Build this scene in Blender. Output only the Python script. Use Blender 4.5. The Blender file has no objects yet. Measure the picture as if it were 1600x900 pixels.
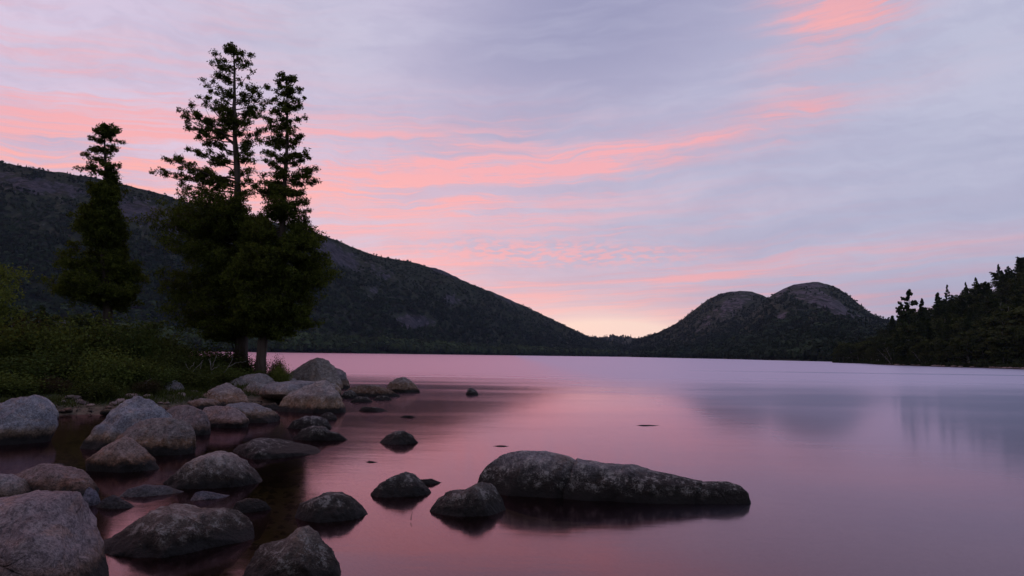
import bpy, math, random
import numpy as np
from mathutils import Matrix, Vector
random.seed(7)
RNG = np.random.default_rng(7)
C = bpy.context.scene.collection
scn = bpy.context.scene

# ------------------------------------------------------------------ camera
F = 1100.0            # focal length in pixels of the 1600 px wide picture
HC = 1.6              # eye height above the water
up = Vector((0.0145, 1.0, -104.0 / F)).normalized()
fw = Vector((0, 0, -1))
Yc = (fw - up * fw.dot(up)).normalized()
Xc = Yc.cross(up)
M3 = Matrix((Xc, Yc, up))                 # camera space -> world space
M3n = np.array(M3)
cam = bpy.data.cameras.new('camera')
cam.sensor_width = 36.0
cam.lens = 36.0 * F / 1600.0
cam.clip_start = 0.05
cam.clip_end = 20000
camo = bpy.data.objects.new('camera', cam)
camo.matrix_world = Matrix.Translation((0, 0, HC)) @ M3.to_4x4()
C.objects.link(camo)
scn.camera = camo

def W(px, py):
    px = np.asarray(px, float); py = np.asarray(py, float)
    r = np.stack([(px - 800) / F, -(py - 450) / F, -np.ones_like(px + py)], -1)
    return r @ M3n.T
def P(px, py, z=0.0):                      # pixel -> point on the level z
    w = W(px, py); t = (z - HC) / w[..., 2]
    p = w * t[..., None]; p[..., 2] += HC
    return p
def PD(px, py, d):                         # pixel -> point at the distance d in front of the camera
    w = W(px, py); p = w * (np.asarray(d, float) / w[..., 1])[..., None]
    p[..., 2] += HC
    return p
def proj(p):
    q = (np.asarray(p, float) - np.array([0, 0, HC])) @ M3n
    return 800 + F * q[..., 0] / -q[..., 2], 450 - F * q[..., 1] / -q[..., 2]

# ------------------------------------------------------------------ node helpers
class NT:
    def __init__(s, tree):
        s.t = tree; s.n = tree.nodes; s.l = tree.links
    def new(s, kind, **kw):
        n = s.n.new(kind)
        for k, v in kw.items(): setattr(n, k, v)
        return n
    def put(s, sock, v):
        if isinstance(v, bpy.types.NodeSocket): s.l.new(v, sock)
        elif v is not None:
            if isinstance(v, (tuple, list)) and len(v) == 3 and sock.type == 'RGBA': v = (*v, 1)
            sock.default_value = v
    def m(s, op, a, b=None, c=None, clamp=False):
        n = s.new('ShaderNodeMath', operation=op, use_clamp=clamp)
        s.put(n.inputs[0], a); s.put(n.inputs[1], b); s.put(n.inputs[2], c)
        return n.outputs[0]
    def mix(s, f, a, b, blend='MIX'):
        n = s.new('ShaderNodeMix', data_type='RGBA', blend_type=blend)
        s.put(n.inputs[0], f); s.put(n.inputs[6], a); s.put(n.inputs[7], b)
        return n.outputs[2]
    def mapr(s, v, a, b, c=0.0, d=1.0, interp='SMOOTHSTEP'):
        n = s.new('ShaderNodeMapRange', interpolation_type=interp)
        s.put(n.inputs[0], v); s.put(n.inputs[1], a); s.put(n.inputs[2], b); s.put(n.inputs[3], c); s.put(n.inputs[4], d)
        return n.outputs[0]
    def noise(s, vec, scale, detail=4, rough=0.5, dist=0.0):
        n = s.new('ShaderNodeTexNoise')
        s.put(n.inputs['Vector'], vec); n.inputs['Scale'].default_value = scale
        n.inputs['Detail'].default_value = detail; n.inputs['Roughness'].default_value = rough
        n.inputs['Distortion'].default_value = dist
        return n.outputs[0]
    def comb(s, x, y, z):
        n = s.new('ShaderNodeCombineXYZ'); s.put(n.inputs[0], x); s.put(n.inputs[1], y); s.put(n.inputs[2], z)
        return n.outputs[0]
    def sep(s, v):
        n = s.new('ShaderNodeSeparateXYZ'); s.put(n.inputs[0], v); return n.outputs
    def vscale(s, v, sc):
        n = s.new('ShaderNodeVectorMath', operation='MULTIPLY'); s.put(n.inputs[0], v); n.inputs[1].default_value = sc
        return n.outputs[0]

# ------------------------------------------------------------------ world: dusk sky with lit cloud streaks
SKY = 0.92
def build_world():
    w = bpy.data.worlds.new('World'); scn.world = w; w.use_nodes = True
    t = NT(w.node_tree); w.node_tree.nodes.clear()
    tc = t.new('ShaderNodeTexCoord')
    x, y, z = t.sep(tc.outputs['Generated'])[:3]
    az = t.m('MULTIPLY', t.m('ARCTAN2', x, y), 180 / math.pi)
    el = t.m('MULTIPLY', t.m('ARCSINE', z), 180 / math.pi)
    def ae(px, py):
        v = Vector(W(px, py)).normalized()
        return math.degrees(math.atan2(v.x, v.y)), math.degrees(math.asin(v.z))
    def gauss(px, py, wx, wy, rot=0.0, k=1.0):
        """soft elliptical region of the sky round one direction; sizes in degrees, rot in degrees (up to the right)"""
        a0, e0 = ae(px, py)
        da = t.m('SUBTRACT', az, a0); de = t.m('SUBTRACT', el, e0)
        cr, sr = math.cos(math.radians(rot)), math.sin(math.radians(rot))
        u = t.m('DIVIDE', t.m('ADD', t.m('MULTIPLY', da, cr), t.m('MULTIPLY', de, sr)), wx)
        v = t.m('DIVIDE', t.m('SUBTRACT', t.m('MULTIPLY', de, cr), t.m('MULTIPLY', da, sr)), wy)
        r2 = t.m('ADD', t.m('MULTIPLY', u, u), t.m('MULTIPLY', v, v))
        return t.m('MULTIPLY', t.m('EXPONENT', t.m('MULTIPLY', r2, -1.0)), k)
    def sm(lst):
        o = lst[0]
        for q in lst[1:]: o = t.m('ADD', o, q)
        return o
    # warped coordinates for the streaks
    wv = t.comb(t.m('MULTIPLY', az, 0.06), t.m('MULTIPLY', el, 0.09), 0.0)
    warp = t.m('MULTIPLY', t.m('SUBTRACT', t.noise(wv, 1.0, 4, 0.6), 0.5), t.mapr(el, 2, 16, 1.2, 5.0))
    tilt = t.m('MULTIPLY', az, 0.06)
    els = t.m('ADD', t.m('SUBTRACT', el, tilt), warp)
    s1 = t.noise(t.comb(t.m('MULTIPLY', az, 0.045), t.m('MULTIPLY', els, 0.42), 3.1), 1.0, 6, 0.55)
    s2 = t.noise(t.comb(t.m('MULTIPLY', az, 0.07), t.m('MULTIPLY', els, 1.7), 9.7), 1.0, 7, 0.62)
    rip = t.noise(t.comb(t.m('MULTIPLY', az, 1.1), t.m('MULTIPLY', els, 3.4), 1.7), 1.0, 3, 0.5)
    fine = t.noise(t.comb(t.m('MULTIPLY', t.m('ADD', az, els), 0.35), t.m('MULTIPLY', els, 0.9), 4.4), 1.0, 8, 0.65)
    big = t.noise(t.comb(t.m('MULTIPLY', az, 0.03), t.m('MULTIPLY', els, 0.10), 5.5), 1.0, 5, 0.55)
    # base: lavender grey cloud deck
    base = t.mix(t.mapr(az, -30, 34), (0.80, 0.68, 0.87), (0.49, 0.50, 0.69))
    dark = sm([gauss(860, 60, 17, 9, 10, 0.75), gauss(60, 205, 5, 1.6, 0, 0.55), gauss(1000, 0, 12, 5, 0, 0.35)])
    base = t.mix(t.m('MINIMUM', dark, 1.0), base, (0.355, 0.355, 0.55))
    light = sm([gauss(1480, 230, 10, 7, -20, 0.30), gauss(1560, 60, 6, 6, 0, 0.5), gauss(480, 50, 8, 5, 0, .6), gauss(1020, 340, 10, 4, 0, .3)])
    base = t.mix(t.m('MINIMUM', light, 1.0), base, (0.58, 0.59, 0.75))
    base = t.mix(t.mapr(big, 0.38, 0.62, 0.0, 0.30), base, (0.34, 0.35, 0.54))
    base = t.mix(t.mapr(s1, 0.42, 0.66, 0.0, 0.25), base, (0.70, 0.69, 0.86))
    base = t.mix(t.mapr(fine, 0.45, 0.62, 0.0, 0.15), base, (0.38, 0.37, 0.57))
    # fine banding towards the horizon
    base = t.mix(t.m('MULTIPLY', t.mapr(el, 13, 4), t.mapr(s2, 0.4, 0.65, 0.0, 0.6)), base, (0.52, 0.40, 0.56))
    # pink light on the cloud bases: broad glow + streaks
    glow = sm([gauss(120, 120, 12, 4.5, -8, 0.50), gauss(40, 225, 9, 1.7, -4, 0.8), gauss(330, 270, 13, 4.2, 0, 0.85),
               gauss(640, 255, 14, 3.6, 2, 0.9), gauss(1010, 238, 14, 1.3, 9, 0.95), gauss(760, 390, 20, 5.5, -2, 0.72),
               gauss(900, 490, 14, 3.0, 0, 0.9), gauss(1310, 8, 4.2, 2.0, -4, 1.35), gauss(1255, 120, 4.5, 3.2, 50, 0.42),
               gauss(1240, 440, 16, 2.2, 0, 0.55), gauss(700, 470, 12, 2.5, -3, 0.6), gauss(1480, 380, 10, 0.5, 1, 0.35), gauss(380, 20, 6, 4, 0, .2)])
    str1 = t.mapr(t.m('ADD', t.m('ADD', t.m('MULTIPLY', s1, 0.42), t.m('MULTIPLY', s2, t.mapr(el, 4, 14, 0.50, 0.43))), t.m('MULTIPLY', fine, t.mapr(el, 4, 14, 0.08, 0.15))), 0.43, 0.57)
    s3 = t.noise(t.comb(t.m('MULTIPLY', az, 0.10), t.m('MULTIPLY', t.m('SUBTRACT', els, t.m('MULTIPLY', warp, 0.6)), 2.9), 2.2), 1.0, 6, 0.62)
    thin = t.mapr(s3, 0.40, 0.60)
    str1 = t.m('MULTIPLY', str1, t.m('ADD', 0.50, t.m('MULTIPLY', thin, 0.62)), clamp=True)
    ripz = t.m('MINIMUM', sm([gauss(830, 392, 9, 1.0, -1, 1.0), gauss(960, 398, 7, .7, 0, .8)]), 1.0)
    st = t.mix(ripz, str1, t.mapr(rip, 0.40, 0.60))
    stv = t.new('ShaderNodeRGBToBW'); t.put(stv.inputs[0], st)
    solid = t.m('MULTIPLY', sm([gauss(1010, 236, 13, 1.0, 9, .75), gauss(1310, 20, 3.6, 1.1, -4, .7), gauss(300, 285, 14, 1.2, 0, .35), gauss(640, 268, 12, 0.7, 3, .35), gauss(60, 170, 8, .7, -3, .35)]), t.m('MULTIPLY', t.mapr(fine, 0.35, 0.6, 0.5, 1.0), t.m('ADD', 0.55, t.m('MULTIPLY', thin, 0.5))))
    fac = t.m('ADD', solid, t.m('MULTIPLY', glow, t.m('ADD', t.m('MULTIPLY', stv.outputs[0], 0.90), 0.10)), clamp=True)
    pinkc = t.mix(t.mapr(az, 5, 32), (1.0, 0.465, 0.51), (0.88, 0.44, 0.50))
    col = t.mix(fac, base, pinkc)
    hot = sm([gauss(60, 268, 8, 1.3, -2, 0.6), gauss(240, 275, 10, 2.4, 0, 0.9), gauss(560, 300, 8, 2.0, 0, .45), gauss(1310, 30, 2.5, .9, 0, .5)])
    col = t.mix(t.m('MULTIPLY', hot, str1, clamp=True), col, (1.10, 0.50, 0.46))
    # bright gap where the valley opens
    haz = sm([gauss(820, 500, 15, 3.2, 0, 0.55), gauss(1000, 500, 13, 2.4, 0, .25)])
    col = t.mix(t.m('MULTIPLY', haz, t.m('ADD', 0.55, t.m('MULTIPLY', thin, 0.45))), col, (1.0, 0.60, 0.64))
    val = sm([gauss(945, 526, 8, 2.0, 0, 0.85), gauss(955, 520, 5.5, 1.0, 0, 0.9)])
    col = t.mix(t.m('MINIMUM', val, 1.0), col, (1.12, 0.84, 0.74))
    # unseen sky added for reflections and fill: red left, blue right, dim blue behind
    zen = t.mapr(el, 30, 62)
    col = t.mix(zen, col, (0.60, 0.60, 0.78))
    topr = t.m('MULTIPLY', t.m('MULTIPLY', t.mapr(el, 27, 36), t.mapr(el, 75, 50)), t.mapr(az, -2, 24))
    col = t.mix(topr, col, (0.31, 0.37, 0.64))
    top = t.m('MULTIPLY', t.m('MULTIPLY', t.mapr(el, 27.5, 34), t.mapr(el, 58, 42)), t.mapr(az, 14, -10))
    col = t.mix(top, col, (1.1, 0.24, 0.30))
    back = t.m('MULTIPLY', t.mapr(y, 0.25, -0.5), t.mapr(z, 0.9, 0.55))
    col = t.mix(back, col, (0.36, 0.365, 0.45))
    low = t.mapr(el, 0.0, -6)
    col = t.mix(low, col, (0.03, 0.03, 0.035))
    # physical sky, sun just on the horizon behind the left mountain
    sky = t.new('ShaderNodeTexSky', sky_type='NISHITA')
    sky.sun_disc = False; sky.sun_elevation = math.radians(1.0); sky.sun_rotation = math.radians(-12)
    b1 = t.new('ShaderNodeBackground'); t.put(b1.inputs[0], sky.outputs[0]); b1.inputs[1].default_value = 0.02
    b2 = t.new('ShaderNodeBackground'); t.put(b2.inputs[0], col); b2.inputs[1].default_value = SKY
    ad = t.new('ShaderNodeAddShader'); t.put(ad.inputs[0], b1.outputs[0]); t.put(ad.inputs[1], b2.outputs[0])
    o = t.new('ShaderNodeOutputWorld'); t.put(o.inputs[0], ad.outputs[0])
    w.cycles.sampling_method = 'MANUAL'; w.cycles.sample_map_resolution = 512
build_world()
sl = bpy.data.lights.new('sun', 'SUN'); sl.energy = 0.6; sl.angle = math.radians(2); sl.color = (1.0, 0.62, 0.55)
slo = bpy.data.objects.new('sun', sl); C.objects.link(slo)
_d = Vector((math.sin(math.radians(-12)) * math.cos(math.radians(1.0)), math.cos(math.radians(-12)) * math.cos(math.radians(1.0)), math.sin(math.radians(1.0))))
slo.rotation_euler = (-_d).to_track_quat('-Z', 'Y').to_euler()
scn.view_settings.view_transform = 'Standard'
scn.view_settings.look = 'None'
scn.view_settings.exposure = 0.0
scn.view_settings.gamma = 1.0
scn.view_settings.use_curve_mapping = False
scn.render.engine = 'CYCLES'
scn.cycles.use_denoising = True
scn.cycles.max_bounces = 6
scn.cycles.transparent_max_bounces = 8
scn.cycles.caustics_reflective = False
scn.cycles.caustics_refractive = False

# ------------------------------------------------------------------ numpy noise
_perm = np.random.default_rng(3).permutation(256)
_perm = np.concatenate([_perm, _perm, _perm])
_grad = np.random.default_rng(4).normal(size=(256, 3)); _grad /= np.linalg.norm(_grad, axis=1)[:, None]
def pn(p):
    p = np.asarray(p, float); i = np.floor(p).astype(int); f = p - i; i &= 255
    u = f * f * f * (f * (f * 6 - 15) + 10)
    out = 0
    for dx in (0, 1):
        wx = u[..., 0] if dx else 1 - u[..., 0]
        for dy in (0, 1):
            wy = u[..., 1] if dy else 1 - u[..., 1]
            for dz in (0, 1):
                wz = u[..., 2] if dz else 1 - u[..., 2]
                h = _perm[_perm[_perm[i[..., 0] + dx] + i[..., 1] + dy] + i[..., 2] + dz]
                g = _grad[h]
                out = out + wx * wy * wz * ((f - np.array([dx, dy, dz])) * g).sum(-1)
    return out * 1.5
def fbm(p, oct=4, lac=2.03, gain=0.5, ridged=False):
    a = 1.0; s = 0; q = np.asarray(p, float)
    for o in range(oct):
        n = pn(q + o * 17.3)
        s = s + a * ((1 - 2 * abs(n)) if ridged else n); a *= gain; q = q * lac
    return s
def sstep(x, a, b):
    t = np.clip((np.asarray(x, float) - a) / (b - a), 0, 1); return t * t * (3 - 2 * t)

# ------------------------------------------------------------------ mesh helpers
def mesh(name, V, Fc, smooth=True, attrs=None):
    """V (n,3); Fc (m,k) array of k-gons"""
    V = np.asarray(V, np.float32); Fc = np.asarray(Fc, np.int32)
    me = bpy.data.meshes.new(name)
    me.vertices.add(len(V)); me.vertices.foreach_set('co', V.ravel())
    k = Fc.shape[1]
    me.loops.add(Fc.size); me.loops.foreach_set('vertex_index', Fc.ravel())
    me.polygons.add(len(Fc)); me.polygons.foreach_set('loop_start', np.arange(0, Fc.size, k, dtype=np.int32))
    me.polygons.foreach_set('use_smooth', np.full(len(Fc), smooth, bool))
    if attrs:
        for an, av in attrs.items():
            at = me.attributes.new(an, 'FLOAT', 'POINT'); at.data.foreach_set('value', np.asarray(av, np.float32))
    me.update(calc_edges=True); me.validate()
    return me
def obj(name, me, mat, parent=None):
    o = bpy.data.objects.new(name, me); C.objects.link(o)
    if mat is not None and (len(me.materials) == 0): me.materials.append(mat)
    if parent is not None: o.parent = parent
    return o
def tag(o, label=None, cat=None, group=None, kind=None):
    if label: o['label'] = label
    if cat: o['category'] = cat
    if group: o['group'] = group
    if kind: o['kind'] = kind
    return o
def empty(name, loc=(0, 0, 0)):
    o = bpy.data.objects.new(name, None); o.location = loc; o.empty_display_size = 0.2; C.objects.link(o); return o
def grid_faces(nu, nv, wrapv=False):
    i, j = np.meshgrid(np.arange(nu - 1), np.arange(nv if wrapv else nv - 1), indexing='ij')
    j2 = (j + 1) % nv
    return np.stack([i * nv + j, (i + 1) * nv + j, (i + 1) * nv + j2, i * nv + j2], -1).reshape(-1, 4)
def tube(pts, rad, n=8):
    """tapered tube with bumpy radius along a list of points; returns V, F"""
    pts = np.asarray(pts, float); rad = np.asarray(rad, float)
    T = np.gradient(pts, axis=0); T /= np.linalg.norm(T, axis=1)[:, None] + 1e-9
    a = np.cross(T, np.array([0.13, 0.97, 0.2])); a /= np.linalg.norm(a, axis=1)[:, None] + 1e-9
    b = np.cross(T, a)
    th = np.linspace(0, 2 * np.pi, n, endpoint=False)
    V = pts[:, None] + rad[:, None, None] * (a[:, None] * np.cos(th)[None, :, None] + b[:, None] * np.sin(th)[None, :, None])
    V = V.reshape(-1, 3)
    return V, grid_faces(len(pts), n, True)
class MB:
    def __init__(s): s.V = []; s.F = []; s.n = 0; s.A = []
    def add(s, V, Fc, a=0.0):
        s.V.append(V); s.F.append(np.asarray(Fc) + s.n); s.n += len(V); s.A.append(np.full(len(V), a) if np.isscalar(a) else a)
    def mesh(s, name, smooth=True):
        return mesh(name, np.concatenate(s.V), np.concatenate(s.F), smooth, {'tone': np.concatenate(s.A)})

# ------------------------------------------------------------------ materials
def mat_base(name):
    m = bpy.data.materials.new(name); m.use_nodes = True; t = NT(m.node_tree); t.n.clear()
    o = t.new('ShaderNodeOutputMaterial'); return m, t, o
def principled(t, o, col, rough=0.9, bump=None, bstr=0.5, bdist=0.01, spec=0.3):
    p = t.new('ShaderNodeBsdfPrincipled')
    t.put(p.inputs['Base Color'], col); t.put(p.inputs['Roughness'], rough); p.inputs['Specular IOR Level'].default_value = spec
    if bump is not None:
        b = t.new('ShaderNodeBump'); t.put(b.inputs['Height'], bump); b.inputs['Strength'].default_value = bstr
        b.inputs['Distance'].default_value = bdist; t.l.new(b.outputs[0], p.inputs['Normal'])
    t.l.new(p.outputs[0], o.inputs[0]); return p

def granite(name, top, low, wetc=(0.009, 0.008, 0.008), band=(0.05, 0.22), wet=0.05, lichen=0.4, lcol=(0.42, 0.41, 0.40), lz=0.0):
    """top colour above the old water line, low colour below it, dark wet foot at the water"""
    m, t, o = mat_base(name)
    geo = t.new('ShaderNodeNewGeometry'); pos = geo.outputs['Position']; z = t.sep(pos)[2]; nz = t.sep(geo.outputs['Normal'])[2]
    oi = t.new('ShaderNodeObjectInfo')
    n1 = t.noise(pos, 2.3, 5, 0.6); n2 = t.noise(pos, 9, 6, 0.65); n3 = t.noise(pos, 55, 3, 0.6); n4 = t.noise(pos, 170, 2, 0.5)
    vor = t.new('ShaderNodeTexVoronoi'); t.put(vor.inputs['Vector'], pos); vor.inputs['Scale'].default_value = 120
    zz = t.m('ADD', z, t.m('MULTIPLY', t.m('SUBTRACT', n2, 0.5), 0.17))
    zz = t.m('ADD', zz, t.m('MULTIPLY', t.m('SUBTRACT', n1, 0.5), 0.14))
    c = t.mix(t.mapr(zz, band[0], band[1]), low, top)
    c = t.mix(1.0, c, oi.outputs['Color'], 'MULTIPLY')
    c = t.mix(t.mapr(n1, 0.35, 0.65, 0.0, 0.55), c, t.mix(1.0, c, (0.55, 0.52, 0.55), 'MULTIPLY'))
    c = t.mix(t.mapr(n2, 0.45, 0.62, 0.0, 0.45), c, t.mix(1.0, c, (1.45, 1.35, 1.3), 'MULTIPLY'))
    tanm = t.noise(t.vscale(pos, (1, 1, 1.6)), 4.2, 5, 0.65, 0.6)
    c = t.mix(t.mapr(tanm, 0.50, 0.66, 0.0, 0.6), c, t.mix(1.0, c, (1.15, 0.86, 0.66), 'MULTIPLY'))
    mot = t.noise(pos, 22, 5, 0.7, 0.4)
    c = t.mix(t.mapr(mot, 0.44, 0.60, 0.0, 0.75), c, t.mix(1.0, c, (0.50, 0.48, 0.50), 'MULTIPLY'))
    ve = t.new('ShaderNodeTexVoronoi', feature='DISTANCE_TO_EDGE'); ve.inputs['Scale'].default_value = 0.9
    wp = t.new('ShaderNodeVectorMath', operation='ADD'); t.put(wp.inputs[0], pos)
    nv = t.new('ShaderNodeTexNoise'); t.put(nv.inputs['Vector'], pos); nv.inputs['Scale'].default_value = 2.0; nv.inputs['Detail'].default_value = 2
    t.put(wp.inputs[1], t.vscale(nv.outputs['Color'], (0.25, 0.25, 0.25))); t.l.new(wp.outputs[0], ve.inputs['Vector'])
    crk = t.m('MULTIPLY', t.mapr(ve.outputs[0], 0.009, 0.0), t.mapr(n1, 0.50, 0.62))
    c = t.mix(t.m('MULTIPLY', crk, 0.25), c, (0.02, 0.018, 0.018))
    c = t.mix(t.mapr(n3, 0.50, 0.60, 0.0, 0.75), c, t.mix(1.0, c, (0.42, 0.42, 0.45), 'MULTIPLY'))
    c = t.mix(t.mapr(n4, 0.55, 0.66, 0.0, 0.5), c, t.mix(1.0, c, (1.9, 1.8, 1.75), 'MULTIPLY'))
    # lichen crust: pale blotches, mostly on upward faces
    lm = t.m('MULTIPLY', t.mapr(t.m('ADD', t.m('MULTIPLY', n2, 0.65), t.m('MULTIPLY', t.noise(pos, 30, 4, 0.7), 0.35)), 0.52, 0.60), t.mapr(nz, -0.1, 0.6, 0.25, 1.0))
    lm = t.m('MULTIPLY', lm, t.mapr(zz, lz + 0.05, lz + 0.28))
    c = t.mix(t.m('MULTIPLY', lm, lichen), c, lcol)
    spk = t.m('MULTIPLY', t.mapr(t.noise(pos, 85, 4, 0.75), 0.53, 0.62), t.mapr(n2, 0.38, 0.60))
    c = t.mix(t.m('MULTIPLY', t.m('MULTIPLY', spk, t.mapr(zz, lz + 0.02, lz + 0.22)), min(0.75, lichen * 1.3)), c, lcol)
    # moss / algae tinge near the foot, then the wet band
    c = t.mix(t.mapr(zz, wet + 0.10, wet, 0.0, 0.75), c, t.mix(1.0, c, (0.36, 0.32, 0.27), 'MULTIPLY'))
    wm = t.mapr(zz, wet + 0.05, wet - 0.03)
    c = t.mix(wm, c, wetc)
    h = t.m('ADD', t.m('MULTIPLY', n3, 0.35), t.m('ADD', t.m('MULTIPLY', n2, 1.0), t.m('MULTIPLY', n4, 0.12)))
    h = t.m('SUBTRACT', t.m('ADD', h, t.m('MULTIPLY', mot, 0.6)), t.m('MULTIPLY', crk, 0.35))
    r = t.mapr(wm, 0, 1, 0.93, 0.8)
    principled(t, o, c, r, h, 1.0, 0.07)
    return m

def simple(name, c1, c2, scale, rough=0.9, bs=0.4, bd=0.02, detail=5, vec=None, attr=None, spec=0.2):
    m, t, o = mat_base(name)
    geo = t.new('ShaderNodeNewGeometry'); pos = geo.outputs['Position']
    v = t.vscale(pos, vec) if vec else pos
    n = t.noise(v, scale, detail, 0.6)
    c = t.mix(t.mapr(n, 0.35, 0.65), c1, c2)
    principled(t, o, c, rough, n, bs, bd, spec)
    return m

def foliage(name, dark, light, trans=0.25, rnd=True, scale=0.8):
    m, t, o = mat_base(name)
    at = t.new('ShaderNodeAttribute', attribute_name='tone'); oi = t.new('ShaderNodeObjectInfo')
    geo = t.new('ShaderNodeNewGeometry')
    n = t.noise(geo.outputs['Position'], scale, 2, 0.5)
    f = t.m('ADD', t.m('MULTIPLY', at.outputs['Fac'], 0.75), t.m('MULTIPLY', t.m('SUBTRACT', n, 0.3), 0.5), clamp=True)
    c = t.mix(f, dark, light)
    if rnd:
        c = t.mix(t.m('MULTIPLY', oi.outputs['Random'], 0.85), c, t.mix(1.0, c, (0.48, 0.56, 0.66), 'MULTIPLY'))
    d = t.new('ShaderNodeBsdfDiffuse'); t.put(d.inputs[0], c)
    tr = t.new('ShaderNodeBsdfTranslucent'); t.put(tr.inputs[0], t.mix(1.0, c, (1.3, 1.2, 0.7), 'MULTIPLY'))
    mx = t.new('ShaderNodeMixShader'); mx.inputs[0].default_value = trans
    t.l.new(d.outputs[0], mx.inputs[1]); t.l.new(tr.outputs[0], mx.inputs[2]); t.l.new(mx.outputs[0], o.inputs[0])
    return m

def water_mat():
    m, t, o = mat_base('lake_water')
    geo = t.new('ShaderNodeNewGeometry'); pos = geo.outputs['Position']; x, y, z = t.sep(pos)[:3]
    pv = t.vscale(pos, (0.06, 0.25, 1))
    streak = t.noise(pv, 1.0, 5, 0.6)
    far = t.mapr(t.m('ADD', y, t.m('MULTIPLY', t.m('SUBTRACT', streak, 0.5), 26)), 24, 62)
    # a calm slick crossing the rippled water on the right
    sl_ = t.m('ABSOLUTE', t.m('SUBTRACT', t.m('ADD', y, t.m('MULTIPLY', t.m('SUBTRACT', t.noise(t.vscale(pos, (0.02, 0, 0)), 1, 3), 0.5), 6)), 84))
    slick = t.m('MULTIPLY', t.mapr(sl_, 4.0, 1.0), t.mapr(x, 15, 40))
    far = t.m('MULTIPLY', far, t.m('SUBTRACT', 1.0, t.m('MULTIPLY', slick, 0.9)))
    rough = t.m('ADD', 0.10, t.m('MULTIPLY', far, 0.20))
    rough = t.m('ADD', rough, t.m('MULTIPLY', t.mapr(streak, 0.45, 0.62), 0.025))
    n1 = t.noise(t.vscale(pos, (0.5, 1.6, 1)), 1.0, 4, 0.55)
    n2 = t.noise(t.vscale(pos, (2.2, 7.0, 1)), 1.0, 3, 0.5)
    h = t.m('ADD', n1, t.m('MULTIPLY', n2, 0.22))
    b = t.new('ShaderNodeBump'); t.put(b.inputs['Height'], h); b.inputs['Distance'].default_value = 0.05
    t.put(b.inputs['Strength'], t.m('ADD', 0.05, t.m('MULTIPLY', far, 0.25)))
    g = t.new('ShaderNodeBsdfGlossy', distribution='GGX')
    g.inputs[0].default_value = (1.0, 0.71, 0.81, 1)  # pink put into the sharp reflection to deepen the red glow on the water
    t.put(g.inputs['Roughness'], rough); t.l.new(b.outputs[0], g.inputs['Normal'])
    g2 = t.new('ShaderNodeBsdfGlossy', distribution='GGX'); g2.inputs[0].default_value = (0.74, 0.80, 1.0, 1); g2.inputs['Roughness'].default_value = 0.42  # blue put into the wide reflection, for cooler water on the right
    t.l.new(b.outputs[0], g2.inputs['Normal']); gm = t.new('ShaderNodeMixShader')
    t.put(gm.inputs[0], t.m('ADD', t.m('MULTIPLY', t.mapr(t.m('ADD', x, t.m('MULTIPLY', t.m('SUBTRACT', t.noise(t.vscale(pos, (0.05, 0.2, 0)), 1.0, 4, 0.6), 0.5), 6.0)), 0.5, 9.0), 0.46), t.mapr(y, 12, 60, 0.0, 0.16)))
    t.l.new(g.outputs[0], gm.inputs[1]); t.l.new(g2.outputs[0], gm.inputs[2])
    tr = t.new('ShaderNodeBsdfTransparent'); tr.inputs[0].default_value = (0.50, 0.46, 0.28, 1)
    fr = t.new('ShaderNodeFresnel'); fr.inputs[0].default_value = 1.55
    fac = t.m('MINIMUM', t.m('MULTIPLY', fr.outputs[0], 1.04), 0.74)
    mx = t.new('ShaderNodeMixShader'); t.put(mx.inputs[0], fac)
    t.l.new(tr.outputs[0], mx.inputs[1]); t.l.new(gm.outputs[0], mx.inputs[2]); t.l.new(mx.outputs[0], o.inputs[0])
    return m

def ground_mat():
    m, t, o = mat_base('shore_ground')
    geo = t.new('ShaderNodeNewGeometry'); pos = geo.outputs['Position']; z = t.sep(pos)[2]
    n1 = t.noise(pos, 1.2, 5, 0.6); n2 = t.noise(pos, 14, 5, 0.6)
    vor = t.new('ShaderNodeTexVoronoi'); t.put(vor.inputs['Vector'], pos); vor.inputs['Scale'].default_value = 9
    stones = t.mix(vor.outputs['Color'], (0.05, 0.04, 0.028), (0.13, 0.10, 0.075))
    bed = t.mix(t.mapr(n2, 0.4, 0.6), (0.045, 0.04, 0.018), (0.095, 0.08, 0.038))
    bed = t.mix(0.4, bed, stones)
    soil = t.mix(t.mapr(n1, 0.4, 0.6), (0.022, 0.024, 0.012), (0.045, 0.05, 0.02))
    bed = t.mix(t.mapr(z, -0.6, -2.0), bed, (0.012, 0.012, 0.014))
    c = t.mix(t.mapr(t.m('ADD', z, t.m('MULTIPLY', n1, 0.1)), -0.05, 0.02), bed, t.mix(t.mapr(z, 0.10, 0.22), stones, soil))
    h = t.m('ADD', n2, t.m('MULTIPLY', vor.outputs[0], -0.7))
    principled(t, o, c, 0.9, h, 0.6, 0.06)
    return m

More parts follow.
